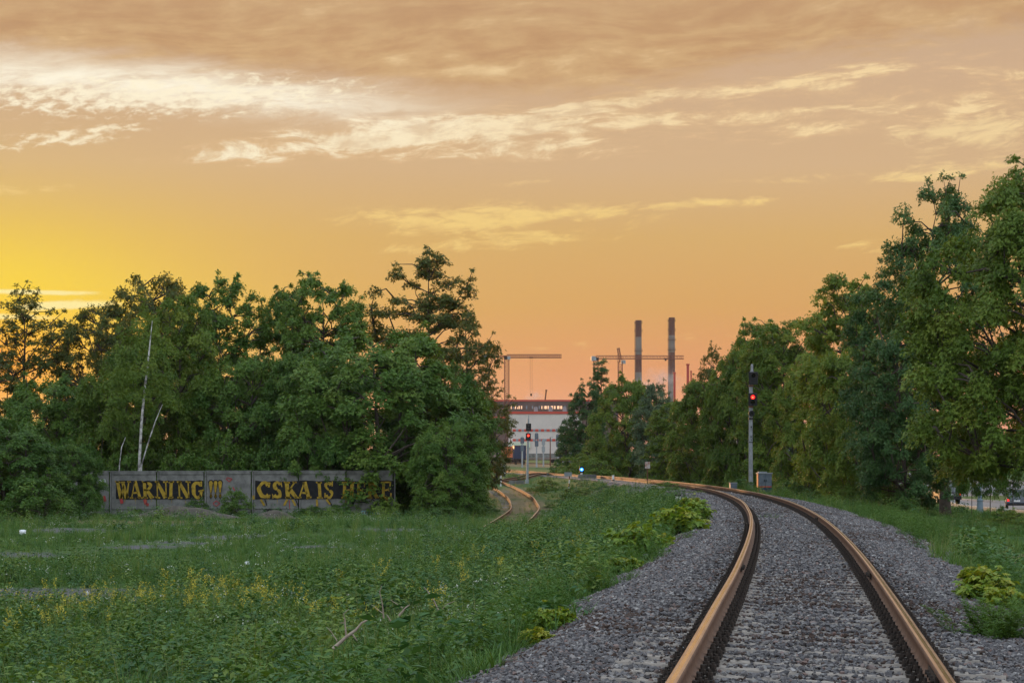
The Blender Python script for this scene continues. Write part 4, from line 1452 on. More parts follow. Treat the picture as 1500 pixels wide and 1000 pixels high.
post('marker_post', 738.7, 668, 689, 205, .20, M['white'], 'white post with a black foot by the siding switch', 'marker post', [(.0, .16, M['blackpaint'])])
e_, h_ = post('steel_post', 728, 640, 691, 190, .17, M['blackpaint'], 'dark steel post beside the edge of the left trees', 'post', [(.88, .94, M['steel'])])
post('marker_post', 733.5, 696, 701, 178, .14, M['white'], 'short white stub post below the white marker', 'marker post', [(.5, .7, M['blackpaint'])])
post('marker_post', 802.5, 694, 700, 196, .20, M['greypaint'], 'short grey stub post beside the main rails near the switch', 'marker post', [(.0, .5, M['blackpaint'])])
post('marker_post', 898, 695.5, 702, 150, .16, M['white'], 'small white post in front of the far rails', 'marker post', [(.0, .2, M['blackpaint'])])
e_, h_ = post('picket_post', 993, 724.5, 741, 80, .16, M['white'], 'white numbered picket post with a black top left of the ballast', 'picket post', [(.86, 1.03, M['blackpaint'])], rot=.5)
gmb = MB()
for q, (ch, zz) in enumerate((('I', .70), ('S', .40))):
    for p in glyph(ch):
        gmb.add([(-.035 + w_[0] * .07, -.080, h_ * zz - .05 + w_[1] * .11) for w_ in p], [tuple(range(len(p)))])
gmb.build('picket_number', [M['blackpaint']], e_)
# plate on a striped stake
b = hit(832.5, 724)
dpl = b.y
e = empty('track_sign', b, .05, 'grey blank plate on a black and white stake in the bushes', 'sign')
hp = max(1.25, CZ - (709 - HOR) * dpl / F - b.z)
for i in range(5):
    MB().box((.0 + .02 * i, 0, hp * (i + .5) / 5), (.07, .05, hp / 5)).build('stake_band', [M['blackpaint'] if i % 2 == 0 else M['white']], e)
MB().box((-.02, -.05, hp + .12), (.52, .03, .26)).build('plate', [M['palegrey']], e)
# rusty plate on a thin pole
b = on(948.5, 128)
e = empty('track_sign', b, -.1, 'rusty pale square plate on a thin red pole beside the far curve', 'sign')
hp = CZ - (684 - HOR) * 128 / F - b.z
MB().cyl((0, 0, hp / 2 - .2), .03, hp + .3, 8).build('pole', [M['rust']], e)
MB().box((0, -.045, hp + .12), (.30, .02, .40)).build('plate', [material('rusty_white_enamel', (.45, .42, .40), var2=(.30, .13, .07), scale=7)], e)
# blue dwarf signal
b = on(852, 168)
e = empty('dwarf_signal', b, 0, 'low shunting signal with a bright blue light', 'dwarf signal')
hz = CZ - (687.3 - HOR) * 168 / F - b.z
MB().cyl((0, 0, hz / 2 - .1), .09, hz + .2, 10).build('post', [M['white']], e)
MB().box((0, 0, hz), (.34, .2, .46)).build('signal_head', [M['blackpaint']], e)
MB().cyl((0, -.115, hz), .135, .03, 16, 0, 'Y').cyl((0, -.135, hz), .07, .02, 12, 1, 'Y').build('lit_lamp', [M['bluelamp'], M['bluecore']], e)
# switch machine boxes and concrete cable covers near the far rails
for x, y, w, lab in ((846, 693.5, .9, 'pale switch box beside the far rails under the blue lamp'), (860, 699, 1.4, 'flat concrete cover lying in front of the far rails'), (757, 708, 1.3, 'flat concrete cover beside the siding switch')):
    b = hit(x, y, .1)
    e = tag(MB().box((0, 0, .06), (w, .5, .24)).box((0, 0, .20), (w * .92, .44, .05)).build('switch_box', [M['palegrey'] if x == 846 else M['concrete']], None, b), lab, 'switch box')

# ------------------------------------------------------------------ yard: wagons, warehouse, factory
def bogie(e, x, axis_l=1.8, rot=None):
    mb = MB()
    mb.box((x, 0, .55), (axis_l + .5, 2.1, .25))
    for dx_ in (-axis_l / 2, axis_l / 2):
        for sy in (-.8, .8):
            mb.cyl((x + dx_, sy, .475), .475, .14, 16, 0, 'Y')
    return mb.build('bogie', [M['bolt']], e)


def wagon(name, loc, rz, L, label, kind):
    e = empty(name, loc, rz, label, 'freight wagon', 'freight wagons standing in the yard')
    MB().box((0, 0, 1.05), (L, 2.6, .32)).box((0, 0, .85), (L * .9, .5, .3)).build('underframe', [M['bolt'] if kind != 'flat' else M['brownwagon']], e)
    bogie(e, -L * .36); bogie(e, L * .36)
    for sx in (-1, 1):
        MB().cyl((sx * (L / 2 + .2), 0, .98), .12, .5, 8, 0, 'X').build('coupler', [M['bolt']], e)
    if kind == 'box':
        MB().box((0, 0, 2.32), (L - .2, 2.9, 2.18)).build('body', [M['brownwagon']], e)
        rib = MB().box((0, 0, 0), (.09, .07, 2.18)).mesh('rib', [M['brownwagon']])
        n = int(L / 1.1)
        for i in range(n + 1):
            x = -L / 2 + .2 + i * (L - .4) / n
            for sy in (-1, 1):
                link('rib', rib, e, (x, sy * 1.48, 2.32))
        MB().box((0, 0, 3.45), (L - .1, 3.0, .10)).build('top_rail', [M['brownwagon']], e)
        MB().box((L / 2 - .8, 0, 2.3), (1.7, 3.02, 2.34)).build('orange_end', [M['orange']], e)
    if kind == 'container':
        MB().box((0, 0, 2.52), (L - .6, 2.44, 2.60)).build('body', [M['darkblue']], e)
        rib = MB().box((0, 0, 0), (.06, .05, 2.4)).mesh('rib', [M['darkblue']])
        for i in range(9):
            link('rib', rib, e, (-(L - .6) / 2 - .02, -1.1 + i * .275, 2.52))
        MB().box((0, 0, 3.88), (L - .5, 2.5, .12)).build('top_rail', [M['rust']], e)
    return e


YZ = lambda x, y: float(gz(x, y, False)) + .02
RW = math.radians(-92)
wz = lambda x, y: (x, y, YZ(x, y))
p = P(760, 675, 452)
th_w = math.radians(93)
wagon('freight_wagon', wz(p.x + .1, 452), th_w, 7.0, 'dark blue container wagon, its end facing the camera', 'container')
wagon('freight_wagon', wz(p.x - 7.3, 466), math.radians(-34), 14.0, 'brown ribbed wagon with an orange end beside the dark blue one', 'box')
e = wagon('freight_wagon', wz(p.x - 19.5, 475), math.radians(-30), 12.0, 'bright blue wagon half hidden by the left trees', 'container')
for ch in e.children:
    if ch.name.startswith('body') or ch.name.startswith('rib'):
        ch.data = ch.data.copy(); ch.data.materials.clear(); ch.data.materials.append(M['blue'])
wagon('freight_wagon', wz(5.6, 505), math.radians(2), 13.0, 'empty brown flat wagon in front of the white warehouse', 'flat')
wagon('freight_wagon', wz(-9.5, 512), math.radians(2), 13.0, 'second empty flat wagon behind the blue container wagon', 'flat')

# white warehouse
M['whitewall'] = material('white_sandwich_panel', (.62, .54, .50), rough=.75, var2=(.55, .48, .45), scale=.25)
M['redtrim'] = material('red_metal_trim', (.52, .07, .05), rough=.6, var=.15, scale=.6)
M['brownwall'] = material('brown_factory_cladding', (.165, .105, .095), rough=.9, var2=(.115, .075, .07), scale=.18)
M['litwin'] = material('glowing_orange_window', (.5, .4, .3), rough=.15, emit=(1.0, .50, .25), estr=1.0)  # panes glow orange by emission
M['dimwin'] = material('dull_window', (.22, .24, .28), rough=.2, spec=.6)
DW = 650.0
zb = 1.6
q = lambda x, y, d=DW: P(x, y, d)
wx0, wx1 = q(745, 0).x, q(852, 0).x
ztop = q(0, 605).z
wh = empty('warehouse', ((wx0 + wx1) / 2, DW, zb), 0, 'white warehouse with red stripes and a red roof edge', 'warehouse')
cx, wl = 0, wx1 - wx0
MB().box((0, 9, (ztop - zb) / 2), (wl, 18, ztop - zb)).build('wall', [M['whitewall']], wh)
MB().box((0, 9, ztop - zb + .15), (wl + .4, 18.4, .75)).build('roof_edge', [M['redtrim']], wh)
for yc in (630, 644.3):
    z_ = q(0, yc).z - zb
    n = 12
    cell = wl / 13.2
    for i in range(n):
        x = -wl / 2 + 1.2 + i * (wl - 1.6) / n
        MB().box((x + .5, -.06, z_), ((wl - 1.6) / n * .56, .12, .70)).build('red_panel', [M['redtrim']], wh)
        MB().box((x + 1.38, -.04, z_), ((wl - 1.6) / n * .42, .10, .66)).build('window', [M['dimwin']], wh)
MB().box((0, -.1, .6), (wl, .25, 1.9)).build('plinth', [M['concrete']], wh)
MB().box((-wl / 2 + 3.2, -.35, 4.0), (6.5, .7, 1.6)).build('pale_canopy', [material('pale_green_panel', (.56, .62, .48), var=.1)], wh)
for x in (785, 806.5, 827):
    p = q(x, 603.2, 655)
    e = tag(MB().box((0, 0, .62), (1.15, 1.2, 1.25)).box((0, 0, 1.3), (1.3, 1.35, .12)).cyl((0, 0, 1.42), .35, .2, 12).build('roof_ventilator', [M['palegrey']], None, (p.x, 655, ztop + .53)),
            {785: 'grey roof ventilator at the left of three on the white warehouse', 806.5: 'grey roof ventilator in the middle of three on the white warehouse', 827: 'grey roof ventilator at the right of three on the white warehouse'}[x], 'roof ventilator', 'roof ventilators on the warehouse')

# long brown factory behind
DF = 900.0
fx, fx1 = q(676, 0, DF).x, q(905, 0, DF).x
ft = q(0, 587, DF).z
fac = empty('factory', ((fx + fx1) / 2, DF, 2.0), 0, 'long brown factory hall with a row of glowing windows', 'factory')
fl = fx1 - fx
MB().box((0, 20, (ft - 2) / 2), (fl, 40, ft - 2)).build('wall', [M['brownwall']], fac)
MB().box((0, 20, ft - 2 + .15), (fl + .6, 40.6, .7)).build('roof_edge', [M['redtrim']], fac)
wz0 = q(0, 596.5, DF).z - 2
for x, lit in [(729, 1), (737, 1), (746, 1), (749, 1), (752, 0), (755, 1), (758, 1), (760.5, 1), (764, 1), (771.5, 0), (780, 0), (785.5, 0), (790, 0), (794.7, 1), (799.2, 1), (803.8, 1), (808.5, 1), (813.2, 1), (817.8, 1), (822.5, 1), (827.5, 0), (835, 1), (840, 0)]:
    xx = q(x, 0, DF).x - (fx + fx1) / 2
    w_ = .95 if x > 792 and lit else .5
    f = MB().box((xx, -.05, wz0), (w_ + .25, .14, 1.5)).build('window', [M['brownwall']], fac)
    MB().box((xx, -.10, wz0), (w_, .10, 1.25)).build('pane', [M['litwin'] if lit else M['dimwin']], f)
for i in range(24):
    x = -fl / 2 + 1 + i * (fl - 2) / 23
    MB().box((x, -.12, (ft - 2) / 2), (.5, .3, ft - 2.2)).build('pilaster', [M['brownwall']], fac)
p0, p1 = q(798.3, 588, 905), q(800.2, 571.5, 905)
e = empty('roof_pipe', (p0.x, 905, ft), 0, 'thin leaning dark pipe on the brown factory roof', 'pipe')
MB().tube([(0, 0, -.2), (p1.x - p0.x, 0, p1.z - ft)], [.28, .28], 8).build('pipe', [M['rust']], e)
MB().cyl((p1.x - p0.x, 0, p1.z - ft), .42, .5, 8).build('cap', [M['rust']], e)
# lower brown wing at the left
a0, a1 = q(690, 0, 700).x, q(733, 0, 700).x
e = empty('workshop', ((a0 + a1) / 2, 700, 2), 0, 'low dark brown workshop showing between the left trees and the warehouse', 'workshop')
h_ = q(0, 612, 700).z - 2
MB().box((0, 8, h_ / 2), (a1 - a0 + 3, 16, h_)).build('wall', [M['brownwall']], e)
MB().box((0, 8, h_ + .2), (a1 - a0 + 3.4, 16.4, .5)).build('roof', [M['redtrim']], e)
MB().box((4.5, -6, 1.3), (9, .4, 2.6)).build('red_wall', [M['redtrim']], e)
# pale fence to the right of the warehouse
p = q(836, 660, 560)
e = empty('panel_fence', (p.x, 560, float(gz(p.x, 560, False))), 0, 'pale blue-grey sheet fence at the foot of the warehouse', 'fence')
for i in range(6):
    MB().box((-2.6 + i * 1.05, 0, 1.3), (1.0, .1, 2.6)).build('panel', [M['palegrey']], e)
MB().box((0, -.08, 2.6), (6.4, .08, .15)).build('rail', [M['steel']], e)

# ------------------------------------------------------------------ chimneys
M['chimred'] = material('chimney_red_paint', (.075, .020, .018), rough=.85, var=.15, scale=.1)
M['chimgrey'] = material('chimney_white_paint', (.15, .14, .13), rough=.85, var=.12, scale=.1)


def chimney(name, x, w0, w1, yt, bands, d, label, rings):
    zt_ = CZ + (HOR - yt) * d / F
    k = d / F
    e = empty(name, (P(x, 0, d).x, d, 0), 0, label, 'chimney', 'striped power station chimneys')
    zs = [CZ + (HOR - y) * k for y in bands] + [0.0]
    R_ = lambda z: (w1 + (w0 - w1) * (z / zt_)) * k / 2
    for i in range(len(zs) - 1):
        MB().tube([(0, 0, zs[i]), (0, 0, zs[i + 1])], [R_(zs[i]), R_(zs[i + 1])], 28, cap=(i == 0)).build('shaft_section', [M['chimred'] if i % 2 == 0 else M['chimgrey']], e)
    for y in rings:
        z = CZ + (HOR - y) * k
        rg = MB()
        rg.cyl((0, 0, z), R_(z) + 1.0, .35, 28)
        rg.tube([((R_(z) + .95) * math.cos(a), (R_(z) + .95) * math.sin(a), z + 1.3) for a in np.linspace(0, 6.283, 29)], .12, 4)
        rg.build('gallery', [M['chimred']], e)
    MB().box((-R_(zt_ * .6) - .3, -.5, zt_ * .5), (.4, .5, zt_ * .98)).build('ladder', [M['chimred']], e)
    return e


chimney('chimney', 935.3, 9.0, 10.6, 469, [469, 493.5, 519, 545], 1900, 'left one of two tall red and white striped chimneys', [473, 485, 514])
chimney('chimney', 984.0, 9.0, 10.6, 465, [465, 491, 516, 548], 1950, 'right and slightly taller of two red and white striped chimneys', [470, 484, 498, 512.5])
for x, w, yt, yb, d, lab in ((988, 3.2, 545, 600, 1200, 'short red pipe chimney under the right striped chimney'), (1007.5, 4.0, 533, 600, 1200, 'taller thin red pipe chimney with a cap near the airy tree'), (1012.3, 2.0, 543, 600, 1210, 'thinnest red pipe just right of the capped one')):
    k = d / F
    e = empty('pipe_chimney', (P(x, 0, d).x, d, 0), 0, lab, 'chimney', 'small red chimneys')
    z = CZ + (HOR - yt) * k
    MB().tube([(0, 0, 0), (0, 0, z)], [w * k / 2, w * k / 2], 14).build('shaft', [M['redpaint']], e)
    MB().cyl((0, 0, z - .3), w * k / 2 * 1.45, .7, 14).build('cap', [M['redpaint']], e)

# ------------------------------------------------------------------ tower cranes
M['crane'] = material('crane_red_steel', (.22, .075, .05), rough=.7, var=.2, scale=.3)


def lattice(mb, a, b, w, h, n, r=.09, tri=False):
    """square lattice boom from a to b"""
    a, b = Vector(a), Vector(b)
    t = (b - a).normalized()
    up = Vector((0, 0, 1)) if abs(t.z) < .9 else Vector((0, 1, 0))
    sd = t.cross(up).normalized()
    up = sd.cross(t)
    cs = [(-w / 2, -h / 2), (w / 2, -h / 2), (w / 2, h / 2), (-w / 2, h / 2)] if not tri else [(-w / 2, -h / 2), (w / 2, -h / 2), (0, h / 2)]
    pt = lambda s, c: a + (b - a) * s + sd * c[0] + up * c[1]
    for c in cs:
        mb.tube([pt(0, c), pt(1, c)], r, 4, cap=False, smooth=False)
    for i in range(n):
        s0, s1 = i / n, (i + 1) / n
        for k_ in range(len(cs)):
            c, c2 = cs[k_], cs[(k_ + 1) % len(cs)]
            mb.tube([pt(s0, c), pt((s0 + s1) / 2, c2)], r * .7, 3, cap=False, smooth=False)
            mb.tube([pt((s0 + s1) / 2, c2), pt(s1, c)], r * .7, 3, cap=False, smooth=False)


def crane(d, xm, yj, x0, x1, jh, label, cabx, cw, trolley=None, hook=None):
    k = d / F
    X = lambda x: P(x, 0, d).x
    Z = lambda y: CZ + (HOR - y) * k
    e = empty('tower_crane', (X(xm), d, 0), 0, label, 'crane', 'tower cranes over the factory')
    rel = lambda x, y: (X(x) - X(xm), 0, Z(y))
    mb = MB(); lattice(mb, (0, 0, 0), (0, 0, Z(yj + 2)), 1.7, 1.7, 26, .14); mb.build('mast', [M['crane']], e)
    mb = MB(); lattice(mb, rel(xm, yj), rel(x1, yj), 1.1, jh, 26, .11, True); mb.build('jib', [M['crane']], e)
    mb = MB(); lattice(mb, rel(xm, yj + .6), rel(x0, yj + .6), 1.0, jh * .55, 10, .10); mb.build('counter_jib', [M['crane']], e)
    c = rel(cabx, yj + 2.8)
    MB().box((c[0], -.9, c[2]), (1.1, 1.3, 1.25)).build('cab', [M['steel']], e)
    MB().box((0, 0, Z(yj + 2.5)), (2.0, 2.0, 1.2)).build('slewing_ring', [M['bolt']], e)
    c = rel(cw, yj + 1.8)
    MB().box(c, (1.6, 1.4, 1.8)).build('counterweight', [M['steel']], e)
    if trolley:
        c = rel(trolley, yj + 2.2)
        MB().box(c, (1.5, 1.0, .45)).build('trolley', [M['bolt']], e)
        hz_ = rel(trolley, hook)
        mb = MB()
        for s_ in (-.35, .35):
            mb.tube([(c[0] + s_, 0, c[2]), (hz_[0] + s_, 0, hz_[2])], .035, 4, cap=False)
        mb.build('hoist_cable', [M['crane']], e)
        MB().box((hz_[0], 0, hz_[2]), (.6, .4, .9)).build('hook_block', [M['bolt']], e)
    return e


crane(820, 742.3, 521.5, 709, 822.5, 1.25, 'left tower crane with a long flat jib over the left trees', 745.5, 711, 778, 578)
crane(830, 873, 523.2, 867.5, 1001.5, 1.25, 'right tower crane whose long jib passes before the striped chimneys', 871, 869, 975, 526.5)
# luffing crane with a pointed frame between them
d = 840; k = d / F
e = empty('tower_crane', (P(908.5, 0, d).x, d, 0), 0, 'short pointed crane head rising above the narrow poplar', 'crane', 'tower cranes over the factory')
Zc = lambda y: CZ + (HOR - y) * k
Xc_ = lambda x: (x - 908.5) * k
mb = MB(); lattice(mb, (0, 0, 0), (0, 0, Zc(529)), 1.6, 1.6, 24, .13); mb.build('mast', [M['crane']], e)
mb = MB(); lattice(mb, (Xc_(909), 0, Zc(530)), (Xc_(905.6), 0, Zc(509.5)), .9, .9, 8, .10); mb.build('boom', [M['crane']], e)
MB().tube([(Xc_(905.6), 0, Zc(509.5)), (Xc_(904), 0, Zc(530))], .07, 4).tube([(Xc_(905.6), 0, Zc(509.5)), (Xc_(914), 0, Zc(531))], .05, 4).build('stay_cable', [M['crane']], e)
MB().box((Xc_(913), 0, Zc(530)), (1.7, 1.4, 1.4)).build('cab', [M['steel']], e)

# ------------------------------------------------------------------ road behind the right trees
rx = [(24, 60), (25, 110), (27, 150), (30, 190), (36, 240), (41, 300), (44, 380)]


def ribbon(name, path, w0, w1, off, mat, n=60):
    path = np.array(path, float)
    t = np.linspace(path[0, 1], path[-1, 1], n)
    xc = np.interp(t, path[:, 1], path[:, 0])
    V, Fq = [], []
    m = 10
    for x, y in zip(xc, t):
        for j in range(m + 1):
            X = x + w0 + (w1 - w0) * j / m
            V.append((X, y, float(gz(X, y, False)) + off))
    for i in range(n - 1):
        for j in range(m):
            a = i * (m + 1) + j
            Fq.append((a, a + 1, a + m + 2, a + m + 1))
    return link(name, np_mesh(name, V, Fq, mat, smooth=True))


road = ribbon('road', [(x + 14, y) for x, y in rx], -4.5, 18, .10, M['asphalt'])
tag(road, kind='structure')


def kerb(name, pts, label=None):
    mb = MB()
    V = []
    for i in range(len(pts) - 1):
        a, b = Vector(pts[i]), Vector(pts[i + 1])
        t = (b - a); L = t.length; ang = math.atan2(t.y, t.x)
        Mx = Matrix.Translation((a + b) / 2) @ Matrix.Rotation(ang, 4, 'Z')
        o = MB().box((0, 0, .02), (L * .985, .18, .30)).build('kerb_stone', [M['kerb']], None)
        o.matrix_world = Mx
        o.parent = KR
    return


KR = empty('road_kerb', (0, 0, 0))
tag(KR, kind='structure')
pts = []
for y in np.arange(120, 232, 4.0):
    x = np.interp(y, [p[1] for p in rx], [p[0] for p in rx]) + 14 - 4.6
    pts.append((x, y, float(gz(x, y, False)) + .10))
kerb('kerb', pts)
# grassy island in the road with its own kerb
ic = P(1455, 727, 215)
iz = float(gz(ic.x, 215, False)) + .14
isl = MB()
n = 28
ring = [(6.2 * math.cos(a) - .0, 20 * math.sin(a), 0) for a in np.linspace(0, 6.283, n + 1)[:-1]]
isl.add([(0, 0, .22)] + [(x, y, .12) for x, y, z in ring] + [(x, y, -.3) for x, y, z in ring], [(0, 1 + i, 1 + (i + 1) % n) for i in range(n)] + [(1 + i, n + 1 + i, n + 1 + (i + 1) % n, 1 + (i + 1) % n) for i in range(n)])
o = isl.build('traffic_island', [ground.data.materials[0]], None, (ic.x + 4.0, 222, iz))
tag(o, kind='structure')
kerb('kerb', [(ic.x + 4.0 + x * 1.02, 222 + y * 1.02, iz - .02) for x, y, z in ring + ring[:1]])

# pale building beyond the road
b = P(1185, 704, 330)
bz = float(gz(b.x, 330, False))
e = empty('roadside_building', (b.x, 330, bz), .15, 'blue-grey building glimpsed between the right tree trunks', 'building')
MB().box((0, 5, 3.0), (22, 10, 6.0)).build('wall', [material('blue_grey_render', (.26, .29, .36), rough=.85, var=.15, scale=.4)], e)
MB().box((0, 5, 6.15), (22.6, 10.6, .35)).build('roof', [M['steel']], e)
for i in range(10):
    MB().box((-9.9 + i * 2.2, -.08, .75), (1.9, .2, 1.5)).build('base_panel', [M['white'] if i % 2 else M['greypaint']], e)
    f = MB().box((-9.9 + i * 2.2, -.05, 3.6), (1.4, .16, 1.6)).build('window', [M['palegrey']], e)
    MB().box((-9.9 + i * 2.2, -.12, 3.6), (1.15, .1, 1.35)).build('pane', [M['glass']], f)

# street lamp with a stepped cast base
b = on(1435.5, 140)
b.z = CZ - (751 - HOR) * 140 / F
e = empty('street_lamp', b, 0, 'blue-grey street lamp post with a flared stepped base by the road', 'street lamp')
lampm = material('blue_grey_lamp_paint', (.16, .21, .26), rough=.55, var=.15, scale=3)


def lathe(prof, n=20):
    mb = MB()
    mb.tube([(0, 0, z) for r, z in prof], [r for r, z in prof], n, smooth=False)
    return mb


k = 140 / F
lathe([(5.6 * k, -.2), (5.6 * k, 1.0 * k), (5.0 * k, 2.0 * k), (4.2 * k, 17 * k), (4.7 * k, 18 * k), (4.7 * k, 19.5 * k), (3.4 * k, 20 * k), (3.0 * k, 23 * k), (3.4 * k, 24 * k), (3.2 * k, 25 * k), (2.3 * k, 26 * k)]).build('base', [lampm], e)
lathe([(2.2 * k, 26 * k), (1.8 * k, 60 * k), (1.3 * k, 150 * k)]).build('post', [lampm], e)
mb = MB(); mb.tube([(0, 0, 149 * k), (.3, 0, 156 * k), (1.4, 0, 160 * k), (2.2, 0, 160 * k)], [.06, .06, .05, .05], 8); mb.build('arm', [lampm], e)
MB().box((2.5, 0, 159.5 * k), (.9, .3, .16)).build('lamp_head', [M['steel']], e)

# staked saplings on the verge
for i, (x, yt, yb, d, lab) in enumerate(((1396, 700, 751, 120, 'young staked tree just right of the thick leaning trunk'), (1423.5, 690, 756, 112, 'young staked tree left of the street lamp base'),
                                         (1450.5, 690, 760, 106, 'young staked tree right of the street lamp base'), (1484, 680, 762, 102, 'young staked tree in front of the dark car'))):
    b = on(x, d)
    e = tree('sapling', 'shrub', b, 2.6, .75, lab, 'sapling', 'young trees along the road', parts=('crown',))
    for c in e.children:
        c.location.z = 1.3
    MB().tube([(0, 0, -.3), (.02, 0, 2.2)], [.055, .03], 6).build('trunk', [M['bark']], e)


# ------------------------------------------------------------------ cars
def car(loc, rz, label, paint, tall=1.72, lit=True):
    e = empty('parked_car', loc, rz, label, 'car', 'cars on the road')
    body = MB()
    prof = [(-2.2, .38), (-2.28, .62), (-2.22, .98), (-1.95, 1.02), (1.0, 1.04), (1.25, .98), (2.15, .86), (2.25, .62), (2.2, .36)]
    W_ = .90
    secs = [(-W_, .0), (-W_ + .04, .03), (W_ - .04, .03), (W_, .0)]
    body.prism(prof, -W_, W_)
    bo = body.build('body', [paint], e)
    bv = bo.modifiers.new('bevel', 'BEVEL'); bv.width = .07; bv.segments = 2
    g = MB()
    g.add([(-2.1, -.80, 1.0), (1.1, -.80, 1.02), (.45, -.66, tall - .06), (-1.85, -.66, tall - .04), (-2.1, .80, 1.0), (1.1, .80, 1.02), (.45, .66, tall - .06), (-1.85, .66, tall - .04)],
          [(0, 1, 2, 3), (7, 6, 5, 4), (0, 3, 7, 4), (1, 5, 6, 2)], 0)
    g.build('window_band', [M['glass']], e)
    r = MB().add([(-1.9, -.68, tall - .05), (.5, -.68, tall - .07), (.5, .68, tall - .07), (-1.9, .68, tall - .05), (-1.8, -.58, tall + .03), (.3, -.58, tall + .02), (.3, .58, tall + .02), (-1.8, .58, tall + .03)],
                 [(3, 2, 1, 0), (4, 5, 6, 7), (0, 1, 5, 4), (1, 2, 6, 5), (2, 3, 7, 6), (3, 0, 4, 7)])
    r.build('roof', [paint], e)
    for sx in (-1.35, 1.38):
        for sy in (-.82, .82):
            w = MB().cyl((sx, sy, .34), .34, .22, 18, 0, 'Y').build('wheel', [M['tyre']], e)
            MB().cyl((sx, sy + (.115 if sy > 0 else -.115), .34), .2, .02, 12, 0, 'Y').build('rim', [M['steel']], w)
    for sy in (-.72, .72):
        MB().box((-2.27, sy, .84), (.06, .17, .15)).build('tail_light', [M['redlamp'] if lit else M['redpaint']], e)
    MB().box((-2.30, 0, .78), (.03, .52, .14)).build('number_plate', [M['white']], e)
    MB().box((-2.28, 0, .48), (.14, 1.7, .18)).build('bumper', [M['blackpaint']], e)
    return e


carp = material('dark_blue_car_paint', (.02, .03, .05), rough=.25, spec=.6, coat=.6)
b = P(1497, 747, 186)
car((b.x, 188, b.z + .02), math.radians(78), 'dark blue estate car with red tail lights at the right picture edge', carp)
b = P(1378.5, 723, 176)
car((b.x + .55, 178, b.z - .84), math.radians(95), 'car hidden behind the dark elm except for a red tail light', material('black_car_paint', (.015, .015, .017), rough=.25, coat=.5))

# ------------------------------------------------------------------ the air: an even haze over the whole place
hm = bpy.data.materials.new('haze')
hm.use_nodes = True
hm.node_tree.nodes.remove(hm.node_tree.nodes['Principled BSDF'])
pv = hm.node_tree.nodes.new('ShaderNodeVolumePrincipled')
pv.inputs['Density'].default_value = .00004
pv.inputs['Color'].default_value = (.92, .90, .90, 1)
pv.inputs['Anisotropy'].default_value = .3
hm.node_tree.links.new(pv.outputs[0], hm.node_tree.nodes['Material Output'].inputs['Volume'])
hb = MB().box((0, 4000, 66), (2400, 8800, 150)).build('haze', [hm])
tag(hb, 'thin even evening haze in the air over the whole place', kind='stuff')

# pale smoke drifting by the chimneys and behind the factory
def smoke(x, y, d, rx, ry, rz, dens, label):
    m = bpy.data.materials.new('smoke')
    m.use_nodes = True
    m.node_tree.nodes.remove(m.node_tree.nodes['Principled BSDF'])
    t = NT(m.node_tree)
    co = t.n('ShaderNodeTexCoord').outputs['Object']
    ln = t.n('ShaderNodeVectorMath', operation='LENGTH')
    t.put(ln.inputs[0], co)
    fall = t.step(ln.outputs['Value'], 1.0, .25)
    nz = t.step(t.noise(co, 1.6, 4, .6), .42, .68)
    pv = t.n('ShaderNodeVolumePrincipled')
    pv.inputs['Color'].default_value = (.80, .76, .80, 1)
    t.put(pv.inputs['Density'], t.m('MULTIPLY', t.m('MULTIPLY', fall, nz), dens))
    m.node_tree.links.new(pv.outputs[0], m.node_tree.nodes['Material Output'].inputs['Volume'])
    bm = bmesh.new()
    bmesh.ops.create_icosphere(bm, subdivisions=3, radius=1)
    me = bpy.data.meshes.new('smoke')
    bm.to_mesh(me); bm.free()
    me.materials.append(m)
    o = link('smoke', me, None, P(x, y, d))
    o.scale = (rx, ry, rz)
    tag(o, label, kind='stuff')


smoke(962, 560, 1780, 26, 20, 18, .05, 'pale smoke drifting between the striped chimneys')
smoke(782, 582, 1000, 6, 6, 5, .12, 'small puff of smoke behind the factory roof')

# ------------------------------------------------------------------ ground cover and stones: uncountable stuff, scattered on points
def proto(name, me):
    return bpy.data.objects.new(name, me)


